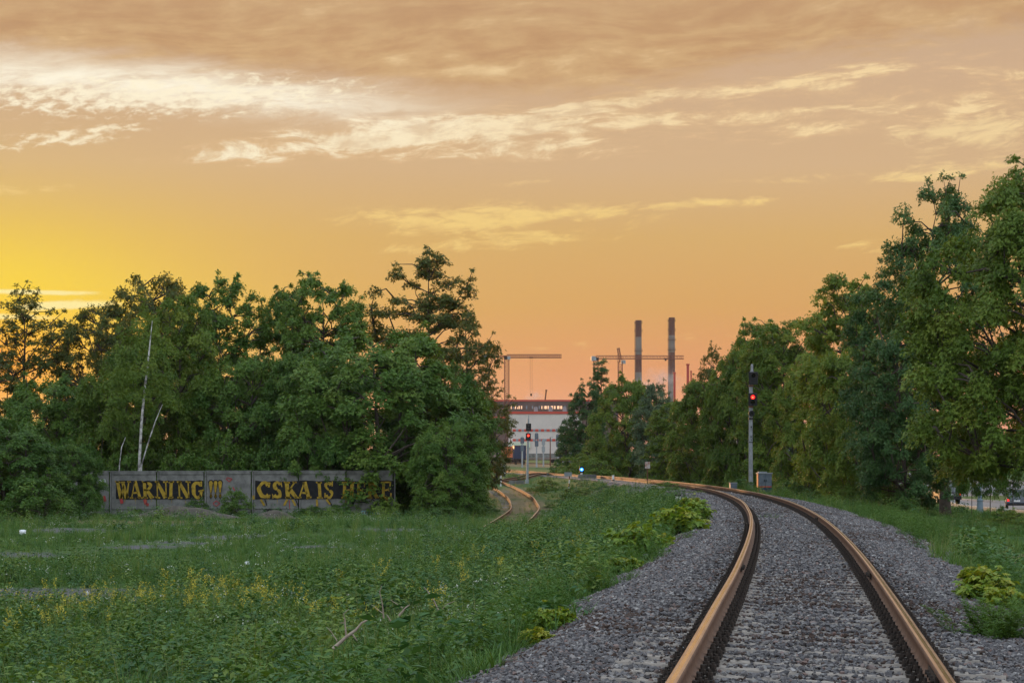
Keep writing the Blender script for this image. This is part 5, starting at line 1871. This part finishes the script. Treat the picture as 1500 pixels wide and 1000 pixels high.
def scatter(name, pts, rz, scl, idx, protos, label, tilt=None):
    """one object: points with size, turn and kind; the nodes set a plant or a stone on each"""
    pts = np.asarray(pts, np.float32)
    n = len(pts)
    me = bpy.data.meshes.new(name)
    me.vertices.add(n)
    me.vertices.foreach_set('co', pts.ravel())
    rot = np.zeros((n, 3), np.float32)
    rot[:, 2] = rz
    if tilt is not None:
        rot[:, :2] = tilt
    me.attributes.new('turn', 'FLOAT_VECTOR', 'POINT').data.foreach_set('vector', rot.ravel())
    me.attributes.new('size', 'FLOAT', 'POINT').data.foreach_set('value', np.asarray(scl, np.float32))
    me.attributes.new('which', 'INT', 'POINT').data.foreach_set('value', np.asarray(idx, np.int32))
    col = bpy.data.collections.new(name + '_kinds')
    for p in protos:
        col.objects.link(p)
    o = link(name, me)
    g = bpy.data.node_groups.new(name + '_nodes', 'GeometryNodeTree')
    g.interface.new_socket('Geometry', in_out='INPUT', socket_type='NodeSocketGeometry')
    g.interface.new_socket('Geometry', in_out='OUTPUT', socket_type='NodeSocketGeometry')
    N = g.nodes
    gi, go = N.new('NodeGroupInput'), N.new('NodeGroupOutput')
    ci = N.new('GeometryNodeCollectionInfo')
    ci.inputs['Collection'].default_value = col
    ci.inputs['Separate Children'].default_value = True
    ci.inputs['Reset Children'].default_value = True
    ip = N.new('GeometryNodeInstanceOnPoints')
    ip.inputs['Pick Instance'].default_value = True

    def attr(nm, ty):
        a = N.new('GeometryNodeInputNamedAttribute')
        a.data_type = ty
        a.inputs['Name'].default_value = nm
        return a.outputs['Attribute']
    e2r = N.new('FunctionNodeEulerToRotation')
    L = g.links.new
    L(gi.outputs[0], ip.inputs['Points'])
    L(ci.outputs[0], ip.inputs['Instance'])
    L(attr('which', 'INT'), ip.inputs['Instance Index'])
    L(attr('turn', 'FLOAT_VECTOR'), e2r.inputs[0])
    L(e2r.outputs[0], ip.inputs['Rotation'])
    L(attr('size', 'FLOAT'), ip.inputs['Scale'])
    L(ip.outputs[0], go.inputs[0])
    md = o.modifiers.new('scatter', 'NODES')
    md.node_group = g
    return tag(o, label, kind='stuff')


# --- stones
STONE = stone_material()


def stone_mesh(seed):
    rng = np.random.default_rng(seed)
    bm = bmesh.new()
    for _ in range(11):
        v = unit(rng.normal(0, 1, 3)) * np.array([1.0, rng.uniform(.6, .9), rng.uniform(.45, .75)]) * rng.uniform(.8, 1.05)
        bm.verts.new(v * .5)
    bmesh.ops.convex_hull(bm, input=bm.verts)
    for v in [v for v in bm.verts if not v.link_faces]:
        bm.verts.remove(v)
    me = bpy.data.meshes.new('ballast_stone')
    bm.to_mesh(me)
    bm.free()
    me.materials.append(STONE)
    return me


stones = [proto('ballast_stone_%s' % c, stone_mesh(40 + i)) for i, c in enumerate('abcdefgh')]
BROWN = material('rust_stained_stone', (.075, .045, .034), rough=.85, var2=(.045, .034, .03), scale=12)
for i in range(4):
    me_ = stones[i].data.copy(); me_.materials.clear(); me_.materials.append(BROWN)
    stones.append(proto('stained_stone_%s' % 'abcd'[i], me_))
P_, S_ = [], []
I_ = []
rng = np.random.default_rng(11)
for y0, y1, dens, smin, smax in ((9.5, 18, 1150, .026, .066), (18, 27, 900, .030, .068), (27, 42, 620, .036, .075), (42, 66, 330, .048, .085), (66, 100, 130, .06, .10)):
    n = int((y1 - y0) * 6.3 * dens)
    y = rng.uniform(y0, y1, n)
    u = rng.uniform(-3.2, 3.1, n)
    ed = np.where(u < 0, -u - edge_left(y), u - edge_right(y))
    ok = rng.random(n) > np.clip((ed - .0) / .7, 0, 1)
    ok &= (np.abs(np.abs(u) - HG) > .085)
    ok &= ~((np.abs(np.abs(u) - HG) < .17) & (rng.random(n) < .45))
    # sleeper tops are only partly covered
    sy_ = np.array([q[0] for q in SLY])
    yc = y + u * np.interp(y, _ty[1:], _th)
    j_ = np.clip(np.searchsorted(sy_, yc), 1, len(sy_) - 1)
    onsl = (np.minimum(np.abs(yc - sy_[j_ - 1]), np.abs(yc - sy_[j_])) < .10) & (np.abs(u) < 1.37)
    cover = np.where(np.abs(u) < .42, .56, np.where(np.abs(u) < 1.0, .48, np.where((y < 19) & (np.abs(u) < 1.2), .62, .93)))
    cover = np.clip(cover + (vnoise(u, y, .9, 9) - .5) * .9, .05, .95)
    cover = np.clip(cover + np.clip((y - 17) / 26, 0, .5), 0, .99)
    ok &= ~(onsl & (rng.random(n) > cover))
    y, u = y[ok], u[ok]
    onsl = onsl[ok]
    s = rng.uniform(smin, smax, len(y)) * np.where(rng.random(len(y)) < .05, 1.45, 1)
    th = np.interp(y, _ty[1:], _th)
    x = XC(y) + u
    z = bedz(x, y) + rng.uniform(-.006, .022, len(y)) + np.where(onsl, .024, .0)
    # heaped a little higher between the rails and along the shoulder
    z += .012 * np.clip(1 - np.abs(u) / .6, 0, 1) + .030 * np.clip((np.abs(u) - .98) / .1, 0, 1) * np.clip((1.7 - np.abs(u)) / .3, 0, 1) * np.clip((y - 15) / 5, .15, 1)
    stain = np.exp(-((np.abs(u) - HG) / .20) ** 2) * .75 + .05 + .35 * (vnoise(u, y, .5, 77) > .74)
    I_.append(np.where(rng.random(len(y)) < stain, rng.integers(8, 12, len(y)), rng.integers(0, 8, len(y))))
    P_.append(np.column_stack([x, y, z])); S_.append(s)
P_ = np.concatenate(P_); S_ = np.concatenate(S_)
n = len(P_)
scatter('ballast_gravel', P_, rng.uniform(0, 6.28, n), S_, np.concatenate(I_), stones, 'grey crushed stone ballast of the main track', rng.uniform(-.5, .5, (n, 2)))

# --- plants
GM = {
    'blade': leaf_material('grass_blade', (.044, .110, .026), (.080, .170, .036), (.155, .230, .050), trans=.25, rnd=.7),
    'pale': leaf_material('pale_grass', (.09, .15, .045), (.15, .20, .06), (.26, .26, .10), trans=.25, rnd=.8),
    'weed': leaf_material('weed_leaf', (.028, .088, .026), (.054, .130, .034), (.100, .185, .050), trans=.22, rnd=.7),
    'weedlight': leaf_material('light_weed_leaf', (.056, .125, .022), (.105, .182, .030), (.180, .245, .046), trans=.25, rnd=.7),
    'feather': leaf_material('feathery_weed', (.040, .108, .020), (.074, .160, .028), (.125, .210, .038), trans=.26, rnd=.5),
    'whitefl': material('white_flower_heads', (.50, .52, .44), rough=.8),
    'yellow': material('yellow_petals', (.46, .39, .045), rough=.7),
    'yelstem': leaf_material('flowering_stem', (.08, .15, .03), (.14, .21, .045), (.22, .25, .05), trans=.25, rnd=.5),
}


def merge(name, parts, mats):
    V, Fq, MI, TN = [], [], [], []
    b = 0
    for v, f, mi, tn in parts:
        V.append(v); Fq.append(f + b); MI.append(np.full(len(f), mi)); TN.append(np.broadcast_to(tn, len(f)))
        b += len(v)
    return np_mesh(name, np.concatenate(V), np.concatenate(Fq), mats, np.concatenate(MI), fattr={'tint': np.clip(np.concatenate(TN), 0, 1)})


def blades(rng, n, h, w, spread, lean, tint=.45, segs=2, base=.04):
    """curved tapering blades"""
    a = rng.uniform(0, 6.283, n)
    r = base * rng.uniform(0, 1, n) ** .5
    p = np.column_stack([r * np.cos(a), r * np.sin(a), np.zeros(n)])
    out = np.column_stack([np.cos(a + rng.normal(0, .6, n)), np.sin(a + rng.normal(0, .6, n)), np.zeros(n)])
    sd = np.column_stack([-out[:, 1], out[:, 0], np.zeros(n)])
    hh = h * rng.uniform(.5, 1.1, n)
    ln = lean * rng.uniform(.2, 1.2, n)
    V = []
    ts = np.linspace(0, 1, segs + 1)
    for t in ts:
        c = p + out * (ln * hh * t ** 1.8)[:, None] + np.array([0, 0, 1]) * (hh * (t - .25 * ln * t ** 2))[:, None]
        wd = (w * (1 - t * .88))
        V += [c - sd * wd / 2, c + sd * wd / 2]
    V = np.stack(V, 1)
    k = V.shape[1]
    i = np.arange(n)[:, None] * k
    F_ = np.concatenate([i + np.array([[2 * s, 2 * s + 1, 2 * s + 3, 2 * s + 2]]) for s in range(segs)])
    return V.reshape(-1, 3), F_, np.tile(tint + rng.normal(0, .14, n), segs)


def leafy(rng, n, h, L, wide, tint=.45, droop=.4, spread=.10, leaflets=(0,), up=.5):
    """leaves set round an upright stem"""
    z = h * rng.uniform(.08, 1.0, n)
    a = rng.uniform(0, 6.283, n)
    d = np.column_stack([np.cos(a), np.sin(a), np.zeros(n)])
    pos = d * (spread * rng.uniform(0, 1, n))[:, None] + np.column_stack([np.zeros(n), np.zeros(n), z])
    axis = d + np.array([0, 0, up]) + rng.normal(0, .25, (n, 3)) - np.array([0, 0, droop])
    nrm = np.array([0, 0, 1]) + d * .2 + rng.normal(0, .3, (n, 3))
    size = L * (1.15 - .55 * z / h) * rng.uniform(.7, 1.2, n)
    return leaf_quads(pos, axis, nrm, size, np.full(n, tint) + rng.normal(0, .1, n), rng, leaflets, wide)


def pl(fn, *a, **k):
    return fn(*a, **k)


KIND = {}
def kind(key, parts, mats):
    KIND.setdefault(key, []).append(proto(key, merge(key, parts, mats)))


for s in range(4):
    r = np.random.default_rng(100 + s)
    v, f, t = blades(r, 26, .22, .012, .1, .8, .42, base=.10)
    kind('grass_tuft', [(v, f, 0, t)], [GM['blade']])
for s in range(3):
    r = np.random.default_rng(120 + s)
    v, f, t = blades(r, 20, .34, .010, .1, .55, .5, segs=3, base=.07)
    v2, f2, t2 = blades(r, 3, .50, .006, .1, .3, .8, segs=2, base=.05)
    kind('tall_grass', [(v, f, 0, t), (v2, f2, 1, t2)], [GM['blade'], GM['pale']])
for s in range(6):
    r = np.random.default_rng(140 + s)
    P1 = []
    for q in range(5):
        v, f, t = leafy(r, 18, .36 * r.uniform(.7, 1.35), .105 if s < 4 else .075, .42 if s < 4 else .28, .4, .5, .04)
        off = np.array([r.normal(0, .09), r.normal(0, .09), 0])
        P1.append((v + off, f, 0, t + r.normal(0, .1)))
    v, f, t = blades(r, 8, .25, .010, .1, .8, .5, base=.12)
    P1.append((v, f, 0, t))
    kind('broad_weed', P1, [GM['weed'] if s % 2 == 0 else GM['weedlight']])
for s in range(3):
    r = np.random.default_rng(160 + s)
    P1 = []
    for q in range(9):
        h = .42 * r.uniform(.6, 1.2)
        v, f, t = leafy(r, 30, h, .055, .16, .45, .25, .02, (-40, 0, 40), up=.9)
        off = np.array([r.normal(0, .10), r.normal(0, .10), 0])
        ln_ = np.array([r.normal(0, .18), r.normal(0, .18), 0])
        P1.append((v + off + v[:, 2:3] * ln_, f, 0, t + r.normal(0, .08)))
    kind('feathery_weed', P1, [GM['feather']])
for s in range(3):
    r = np.random.default_rng(180 + s)
    P1 = []
    v, f, t = leafy(r, 26, .95, .12, .32, .42, .2, .03, up=.8)
    P1.append((v, f, 0, t))
    v, f, t = blades(r, 3, 1.0, .012, .1, .12, .4, base=.03)
    P1.append((v, f, 0, t))
    kind('tall_weed', P1, [GM['weed']])
for s in range(4):
    r = np.random.default_rng(200 + s)
    P1 = []
    for q in range(4):
        h = .62 * r.uniform(.75, 1.15)
        off = np.array([r.normal(0, .05), r.normal(0, .05), 0])
        ln_ = np.array([r.normal(0, .14), r.normal(0, .14), 0])
        v, f, t = blades(r, 2, h, .010, .1, .05, .5, base=.01)
        P1.append((v + off + v[:, 2:3] * ln_, f, 0, t))
        v, f, t = leafy(r, 12, h * .75, .09, .28, .5, .2, .02, up=.8)
        P1.append((v + off + v[:, 2:3] * ln_, f, 0, t))
        m_ = 20
        a = r.uniform(0, 6.283, m_); rr = .04 * r.random(m_) ** .5
        pos = np.column_stack([rr * np.cos(a), rr * np.sin(a), h + r.uniform(-.13, .03, m_)])
        v, f, t = leaf_quads(pos, r.normal(0, 1, (m_, 3)) + np.array([0, 0, .6]), r.normal(0, 1, (m_, 3)), np.full(m_, .021), np.full(m_, .5), r, (0,), 1.0)
        P1.append((v + off + v[:, 2:3] * ln_, f, 1, t))
    kind('yellow_flower', P1, [GM['yelstem'], GM['yellow']])
for s in range(2):
    r = np.random.default_rng(220 + s)
    v, f, t = blades(r, 22, .42, .006, .1, .5, .7, segs=3, base=.08)
    kind('dry_grass', [(v, f, 0, t)], [GM['pale']])
for s in range(2):
    r = np.random.default_rng(230 + s)
    v, f, t = blades(r, 30, .075, .013, .1, 1.1, .45, base=.16)
    kind('turf', [(v, f, 0, t)], [GM['blade']])


def field(n, xr, yr, pw=1.0):
    """random points over the land seen from the track, thinner with distance"""
    y = yr[0] + (yr[1] - yr[0]) * rng.random(n) ** pw
    lim = y * .245 + 1.5
    x = rng.uniform(-1, 1, n) * lim
    ok = (x > xr[0]) & (x < xr[1])
    return x[ok], y[ok]


def add_stuff(name, key, x, y, smin, smax, label, sink=.02, tl=.12):
    n = len(x)
    z = gz(x, y) - .03 - sink
    ks = KIND[key]
    scatter(name, np.column_stack([x, y, z]), rng.uniform(0, 6.28, n), rng.uniform(smin, smax, n) if np.isscalar(smin) else rng.uniform(.75, 1.2, n) * smin, rng.integers(0, len(ks), n),
            [proto(k_.name, k_.data) for k_ in ks], label, rng.normal(0, tl, (n, 2)))


def siding_dist(x, y):
    return np.abs(x - np.interp(y, SIDW[:, 1], SIDW[:, 0])) + np.where((y < SIDW[0, 1]) | (y > 195), 9, 0)


SL = [(905, 832, 66, 'leafy yellow-green maple seedling on the ballast edge, largest of the row'), (885, 852, 40, 'yellow-green seedling just below the largest one on the ballast edge'), (975, 790, 56, 'yellowish seedling clump where the ballast edge bends'),
      (1000, 772, 40, 'pale green seedling highest up the ballast edge'), (760, 940, 56, 'seedling with drooping yellow-tipped leaves low on the ballast edge'), (735, 962, 40, 'small seedling right of the tall yellow-leaved one at the bottom'),
      (685, 970, 50, 'upright seedling with yellow leaf tips near the bottom edge of the meadow'), (645, 925, 34, 'lone bright seedling among feathery weeds near the dry sticks'), (480, 905, 44, 'bright seedling in the meadow left of the dry sticks'),
      (1445, 880, 62, 'yellow-topped seedling at the right edge of the stones'), (1475, 892, 50, 'yellow-topped seedling cut by the right picture edge'), (1435, 855, 40, 'seedling above the feathery clump on the right stones'),
      (945, 812, 30, 'small dark seedling between two yellow ones on the ballast edge'), (1012, 748, 30, 'round green seedling at the far end of the ballast edge')]
SLW = []
for a, b, w, lab in SL:
    h = hit(a, b)
    h.x += .30 if a < 1030 and b > 760 and a > 640 else 0
    SLW.append((h.x, h.y, max(.25, .62 * w * h.y / F)))
for a, b, r_ in ((500, 985, .42), (522, 968, .34), (535, 958, .25), (560, 942, .36), (590, 940, .42), (640, 932, .38), (482, 985, .25), (993, 744, .55)):
    h = hit(a, b)                              # round the dead branches
    SLW.append((h.x, h.y, r_))


def clear_of(x, y, left=0.0, right=0.0):
    u = x - XC(y)
    free = np.ones(len(x), bool)
    for sx, sy, r_ in SLW:                     # leave the seedlings room
        free &= ((x - sx) ** 2 + ((y - sy) * .35 + .45) ** 2) > r_ ** 2
    return free & (u < -edge_left(y) - left) | (u > edge_right(y) + right)


# short turf over everything green
x, y = field(46000, (-60, 60), (14, 118), 1.25)
u = x - XC(y)
ok = clear_of(x, y, .15, .15) & (rng.random(len(x)) > gravel_w(x, y) * 1.15) & (rng.random(len(x)) > dry_w(x, y) * .8)
add_stuff('turf_grass', 'turf', x[ok], y[ok], .8, 1.5, 'short green turf of the meadow and the verge')
x, y = field(26000, (-60, 60), (16, 150), 1.1)
ok = clear_of(x, y, .15, .15) & (rng.random(len(x)) > gravel_w(x, y) * 1.2) & (vnoise(x, y, .28, 12) > .38) & (rng.random(len(x)) > dry_w(x, y)) & ((siding_dist(x, y) > 1.5) | (rng.random(len(x)) < .35))
add_stuff('meadow_grass', 'grass_tuft', x[ok], y[ok], .7, 1.35, 'tufts of green grass over the meadow and the verge')
x, y = field(9000, (-60, 60), (16, 190), .9)
u = x - XC(y)
ok = clear_of(x, y, .1, .1) & (rng.random(len(x)) > gravel_w(x, y) * 1.2) & (vnoise(x, y, .22, 15) > .52) & (siding_dist(x, y) > 1.3)
add_stuff('tall_grass', 'tall_grass', x[ok], y[ok], .8, 1.4, 'taller grass in patches')
# broad-leaved weeds: thick in the near meadow and along the bank
x, y = field(15000, (-60, 8), (14, 128), .85)
u = x - XC(y)
near = np.clip((58 - y) / 14 + (vnoise(x, y, .12, 21) - .5) * 1.6, 0, 1)
bank = np.clip(1 - np.abs(u + 6.5) / 6.0, 0, 1)
dens = np.maximum(np.maximum(near, bank * .95), .16 * (vnoise(x, y, .3, 22) > .6))
ok = clear_of(x, y, .45, .6) & (rng.random(len(x)) < dens) & (rng.random(len(x)) > gravel_w(x, y) * 1.3) & (siding_dist(x, y) > 1.9)
add_stuff('broad_leaved_weeds', 'broad_weed', x[ok], y[ok], .55 + 1.25 * vnoise(x[ok], y[ok], .5, 61), 0, 'dark green broad-leaved weeds of the meadow and the bank')
x, y = field(4200, (-60, 8), (32, 150), .9)
u = x - XC(y)
ok = (u < -3.3) & (rng.random(len(x)) > gravel_w(x, y) * 1.3) & (vnoise(x, y, .2, 31) > .45) & (siding_dist(x, y) > 2.2) & ((y < 62) | (u > -14))
add_stuff('tall_weeds', 'tall_weed', x[ok], y[ok], .5, .95, 'taller upright weeds standing out of the meadow')
# feathery weeds along the edge of the stones
x, y = field(16000, (-40, 40), (13, 120), .8)
u = x - XC(y)
wL = np.exp(-((u + 3.2) / 1.1) ** 2) * np.clip(vnoise(x, y, .25, 41) * 1.9 - .25, 0, 1)
wR = np.exp(-((u - edge_right(y) - .7) / .8) ** 2) * np.clip(vnoise(x, y, .3, 43) * 1.8 - .5, 0, 1)
ok = clear_of(x, y, -.05, 0) & (rng.random(len(x)) < np.maximum(wL, wR)) & (rng.random(len(x)) > gravel_w(x, y) * .9)
add_stuff('feathery_weeds', 'feathery_weed', x[ok], y[ok], .6, 1.35, 'feathery green weeds along the edge of the ballast')
x, y = field(6500, (-60, 8), (20, 100), .9)
ok = ((x - XC(y)) < -3.0) & (vnoise(x, y, .3, 71) > .48)
add_stuff('seeding_grass', 'tall_grass', x[ok], y[ok], 1.1, 1.9, 'pale seeding grass stalks among the weeds')
for s_ in range(2):
    r = np.random.default_rng(240 + s_)
    v, f, t = blades(r, 3, .36, .006, .1, .15, .5, base=.04)
    m_ = 9
    pos = np.column_stack([r.normal(0, .05, m_), r.normal(0, .05, m_), .34 + r.uniform(-.08, .05, m_)])
    v2, f2, t2 = leaf_quads(pos, r.normal(0, 1, (m_, 3)), np.array([0, 0, 1]) + r.normal(0, .4, (m_, 3)), np.full(m_, .024), np.full(m_, .5), r, (0,), 1.0)
    kind('white_flower', [(v, f, 0, t), (v2, f2, 1, t2)], [GM['blade'], GM['whitefl']])
x, y = field(2600, (-60, 6), (22, 110), .9)
ok = ((x - XC(y)) < -2.8) & (vnoise(x, y, .2, 81) > .45) & (rng.random(len(x)) > gravel_w(x, y))
add_stuff('white_flowers', 'white_flower', x[ok], y[ok], .7, 1.3, 'tiny white flower heads sprinkled through the meadow')
# yellow flowers
fc = [(250, 888, 1.9, 2.6, 34), (120, 900, 1.5, 2.6, 15), (330, 905, 1.2, 2.2, 10), (440, 930, 1.0, 2, 5), (640, 905, .25, .8, 4), (60, 930, 1.2, 2, 7), (850, 765, 2.0, 10, 6), (690, 850, 2.2, 8, 5), (780, 830, 2, 6, 4), (560, 860, 2.5, 8, 5)]
X_, Y_ = [], []
for a, b, r1, r2, n in fc:
    h = hit(a, b + 12)
    X_.append(h.x + rng.normal(0, r1 * .6, n)); Y_.append(h.y + rng.normal(0, r2 * .6, n))
x, y = np.concatenate(X_), np.concatenate(Y_)
ok = (x - XC(y)) < -3.2
add_stuff('yellow_flowers', 'yellow_flower', x[ok], y[ok], .7, 1.2, 'yellow flowering weeds in the near meadow')
# dry grass on the right verge and round the yard
x, y = field(9000, (-60, 60), (20, 260), .8)
ok = (rng.random(len(x)) < dry_w(x, y) * .9) & clear_of(x, y, .2, .2)
add_stuff('dry_grass', 'dry_grass', x[ok], y[ok], .6, 1.2, 'dry yellowish grass on bare strips of the verge')
# rank growth between the siding and the main line
x, y = field(5200, (-25, 40), (85, 250), .9)
u = x - XC(y)
ok = ((u < -2.6) | ((u > 2.6) & (u < 16))) & (siding_dist(x, y) > 1.7) & (vnoise(x, y, .2, 51) > .35) & (rng.random(len(x)) > gravel_w(x, y) * 1.2)
add_stuff('bank_weeds', 'broad_weed', x[ok], y[ok], .8, 1.6, 'rank green weeds between the siding and the main track')

# ------------------------------------------------------------------ seedlings, bushes, sticks and litter one could count
def seedling_mesh(seed, n, h, L):
    """a low dome of stems with drooping compound leaves"""
    r = np.random.default_rng(seed)
    P1 = []
    st = MB()
    for q in range(n):
        a = r.uniform(0, 6.28)
        e_ = h * .95 * r.random() ** .6
        tip = np.array([math.cos(a) * e_, math.sin(a) * e_, h * (.95 - .55 * (e_ / h) ** 2) * r.uniform(.75, 1.1)])
        st.tube([(tip[0] * .2, tip[1] * .2, -.08), tuple(tip * np.array([.6, .6, .6])), tuple(tip)], [.010, .007, .004], 4, cap=False)
        m_ = 14
        t = r.uniform(.55, 1, m_)
        pos = tip * t[:, None] + r.normal(0, .05, (m_, 3))
        d = unit(r.normal(0, 1, (m_, 3)) * np.array([1, 1, .2]) + np.array([math.cos(a), math.sin(a), 0]) * .6)
        v, f, tn = leaf_quads(pos, d + np.array([0, 0, -.4]), np.array([0, 0, 1]) + d * .45 + r.normal(0, .2, (m_, 3)), np.full(m_, L) * r.uniform(.6, 1.25, m_), np.full(m_, .30) + (pos[:, 2] / h) * .38 + r.normal(0, .13, m_), r, (-62, -28, 0, 28, 62), .55)
        P1.append((v, f, 0, tn))
    return merge('seedling_foliage', P1, [LEAF['seedling']]), st.mesh('seedling_stem', [M['bark']], False)


SEED = [seedling_mesh(300 + i, 34, .50, .125) for i in range(3)]
for i, (a, b, w, lab) in enumerate(SL):
    h = hit(a, b)
    h.x += .30 if a < 1030 and b > 760 and a > 640 else 0     # they spill over the stones
    h.z = float(gz(h.x, h.y))
    s = 1.5 * w * h.y / F / .95
    fo, st = SEED[i % 3]
    e = empty('maple_seedling', (h.x, h.y, h.z - .04), random.uniform(0, 6.28), lab, 'seedling', 'seedlings along the ballast edge')
    e.scale = (s, s, s * 1.0)
    link('foliage', fo, e); link('stem', st, e)
# clumps of feathery weed on the stones
for a, b, w, lab in ((1462, 938, 95, 'round feathery weed clump on the stones at the right edge'), (1120, 760, 14, 'small grass clump between the rails'), (1134, 761, 14, 'bright small weed between the rails, right of the grass clump'), (1040, 806, 14, 'tiny yellow-green weed on the stones left of the rails')):
    h = hit(a, b)
    r = np.random.default_rng(int(a))
    P1 = []
    for q in range(46 if w > 50 else 8):
        hh = r.uniform(.6, 1.1)
        v, f, t = leafy(r, 44, hh, .15, .17, .5, .2, .03, (-40, 0, 40), up=.9)
        off = np.array([r.normal(0, .22), r.normal(0, .22), 0])
        P1.append((v + off + v[:, 2:3] * np.array([off[0] * 1.4, off[1] * 1.4, 0]), f, 0, t + r.normal(0, .08)))
    o = link('weed_clump', merge('weed_clump', P1, [GM['feather']]), None, (h.x, h.y, h.z - .02))
    s = w * h.y / F / 1.1
    o.scale = (s, s, s * .75)
    tag(o, lab, 'weed')
# bushes on the bank and by the far curve
BU = [(845, 700, 200, 662, 60, 'shrub_bright', 'bright green bush behind the dark stone heap'), (873, 700, 195, 668, 56, 'shrub_bright', 'bright green bush right of the blue lamp'), (818, 700, 205, 676, 30, 'shrub', 'dark bush at the end of the yard tracks'),
      (980, 0, 104, 702, 42, 'shrub_bright', 'bright bush against the near side of the far rails'), (1018, 0, 92, 715, 36, 'shrub_bright', 'bright bush where the ballast widens left of the curve'), (1090, 0, 128, 697, 40, 'shrub', 'green bush at the foot of the tall signal'),
      (1145, 0, 128, 704, 34, 'shrub_bright', 'low bright bush right of the relay cabinet'), (1165, 0, 124, 700, 46, 'shrub', 'dark tangled bush right of the relay cabinet'), (800, 0, 160, 700, 46, 'shrub_bright', 'green bush on the bank near the siding bend'),
      (850, 0, 140, 712, 56, 'shrub_bright', 'green bush on the bank under the grey plate'), (890, 0, 132, 708, 46, 'shrub', 'green bush on the bank left of the bare patch'), (825, 0, 130, 735, 56, 'shrub_bright', 'low yellow-green bush on the bank facing the siding'),
      (640, 0, 108, 738, 60, 'shrub', 'low shrub in front of the right end of the fence'), (700, 0, 116, 735, 56, 'shrub', 'low shrub beside the siding rails at the left trees'), (60, 0, 104, 690, 90, 'shrub', 'bush at the foot of the large maple on the left'),
      (125, 0, 108, 712, 46, 'shrub', 'bush half hiding the red blot on the fence'), (1270, 0, 102, 715, 44, 'shrub', 'bush under the yellow-green tree at the verge'), (1305, 0, 96, 722, 40, 'shrub_bright', 'bright bush at the foot of the dark elm'), (1330, 0, 86, 725, 40, 'shrub', 'dark bush around the trunk of the dark elm'),
      (1410, 0, 128, 738, 10, 'shrub', 'tiny round shrub right of the thick leaning trunk'), (1466, 0, 130, 737, 12, 'shrub', 'tiny round shrub right of the street lamp'), (1475, 0, 84, 742, 60, 'shrub_bright', 'yellow-green bush on the verge under the nearest maple')]
for a, b, d, top, w, key, lab in BU:
    T('bush', key, a, d, top, w, lab, 'bush', 'bushes along the line')

# dead branches lying in the weeds
def branch(x, y, pts, r, label):
    h = hit(x, y)
    k_ = h.y / F
    mb = MB()
    for line, rr in pts:
        mb.tube([((p[0] - x) * k_, (p[2] if len(p) > 2 else 0) * .4, (y - p[1]) * k_ + .42) for p in line], [rr * k_ * (1 - .6 * i / (len(line) - 1)) for i in range(len(line))], 6)
    o = mb.build('dead_branch', [M['deadwood']], None, h)
    return tag(o, label, 'branch', 'dead branches in the weeds')


branch(500, 1000, [([(488, 1003), (508, 985), (522, 975), (530, 965), (538, 961)], 3.2), ([(507, 985), (505, 960), (503, 952), (511, 945)], 1.3), ([(515, 980), (525, 994)], 1.6), ([(505, 965), (498, 965)], .8)], 1, 'thick pale dead branch at the bottom edge of the meadow')
branch(562, 950, [([(562, 951), (560, 930), (556, 912), (559, 904)], 1.4), ([(561, 944), (544, 931)], .8)], 1, 'thin upright dead stick left of the stony patch')
branch(586, 945, [([(584, 948), (594, 936), (600, 931)], 2.2), ([(590, 936), (572, 924)], .9), ([(572, 955), (566, 945)], 1.6)], 1, 'short broken branch on the stony patch')
branch(640, 940, [([(642, 938), (636, 925), (626, 910), (621, 905)], 1.3), ([(645, 940), (655, 930), (666, 925)], 1.0)], 1, 'forked dead stick right of the stony patch')
branch(478, 1000, [([(494, 992), (485, 978), (478, 971)], .9)], 1, 'thin grey twig at the bottom edge left of the thick branch')


# litter
def litter(x, y, w, hgt, label, mat='plastic'):
    h = hit(x, y)
    k_ = h.y / F
    r = np.random.default_rng(int(x))
    bm = bmesh.new()
    bmesh.ops.create_icosphere(bm, subdivisions=2, radius=.5)
    for v in bm.verts:
        v.co *= 1 + r.normal(0, .18)
        v.co.x *= w * k_; v.co.y *= w * k_ * .7; v.co.z *= hgt * k_
        v.co.z += hgt * k_ * .45 + .08
    me = bpy.data.meshes.new('plastic_bag')
    bm.to_mesh(me); bm.free()
    me.materials.append(M[mat])
    tag(link('plastic_bag', me, None, h), label, 'litter', 'litter in the meadow')


litter(33, 786, 11, 8, 'crumpled white plastic bag in the far left meadow')
litter(362, 831, 8, 5, 'white scrap lying in the middle of the meadow')
litter(128, 877, 4, 6, 'small white scrap by the yellow flowers')
litter(1001, 968, 5, 4, 'white scrap on the stones near the left rail')
litter(1217, 716, 6, 7, 'white block between the trunks beside the road')
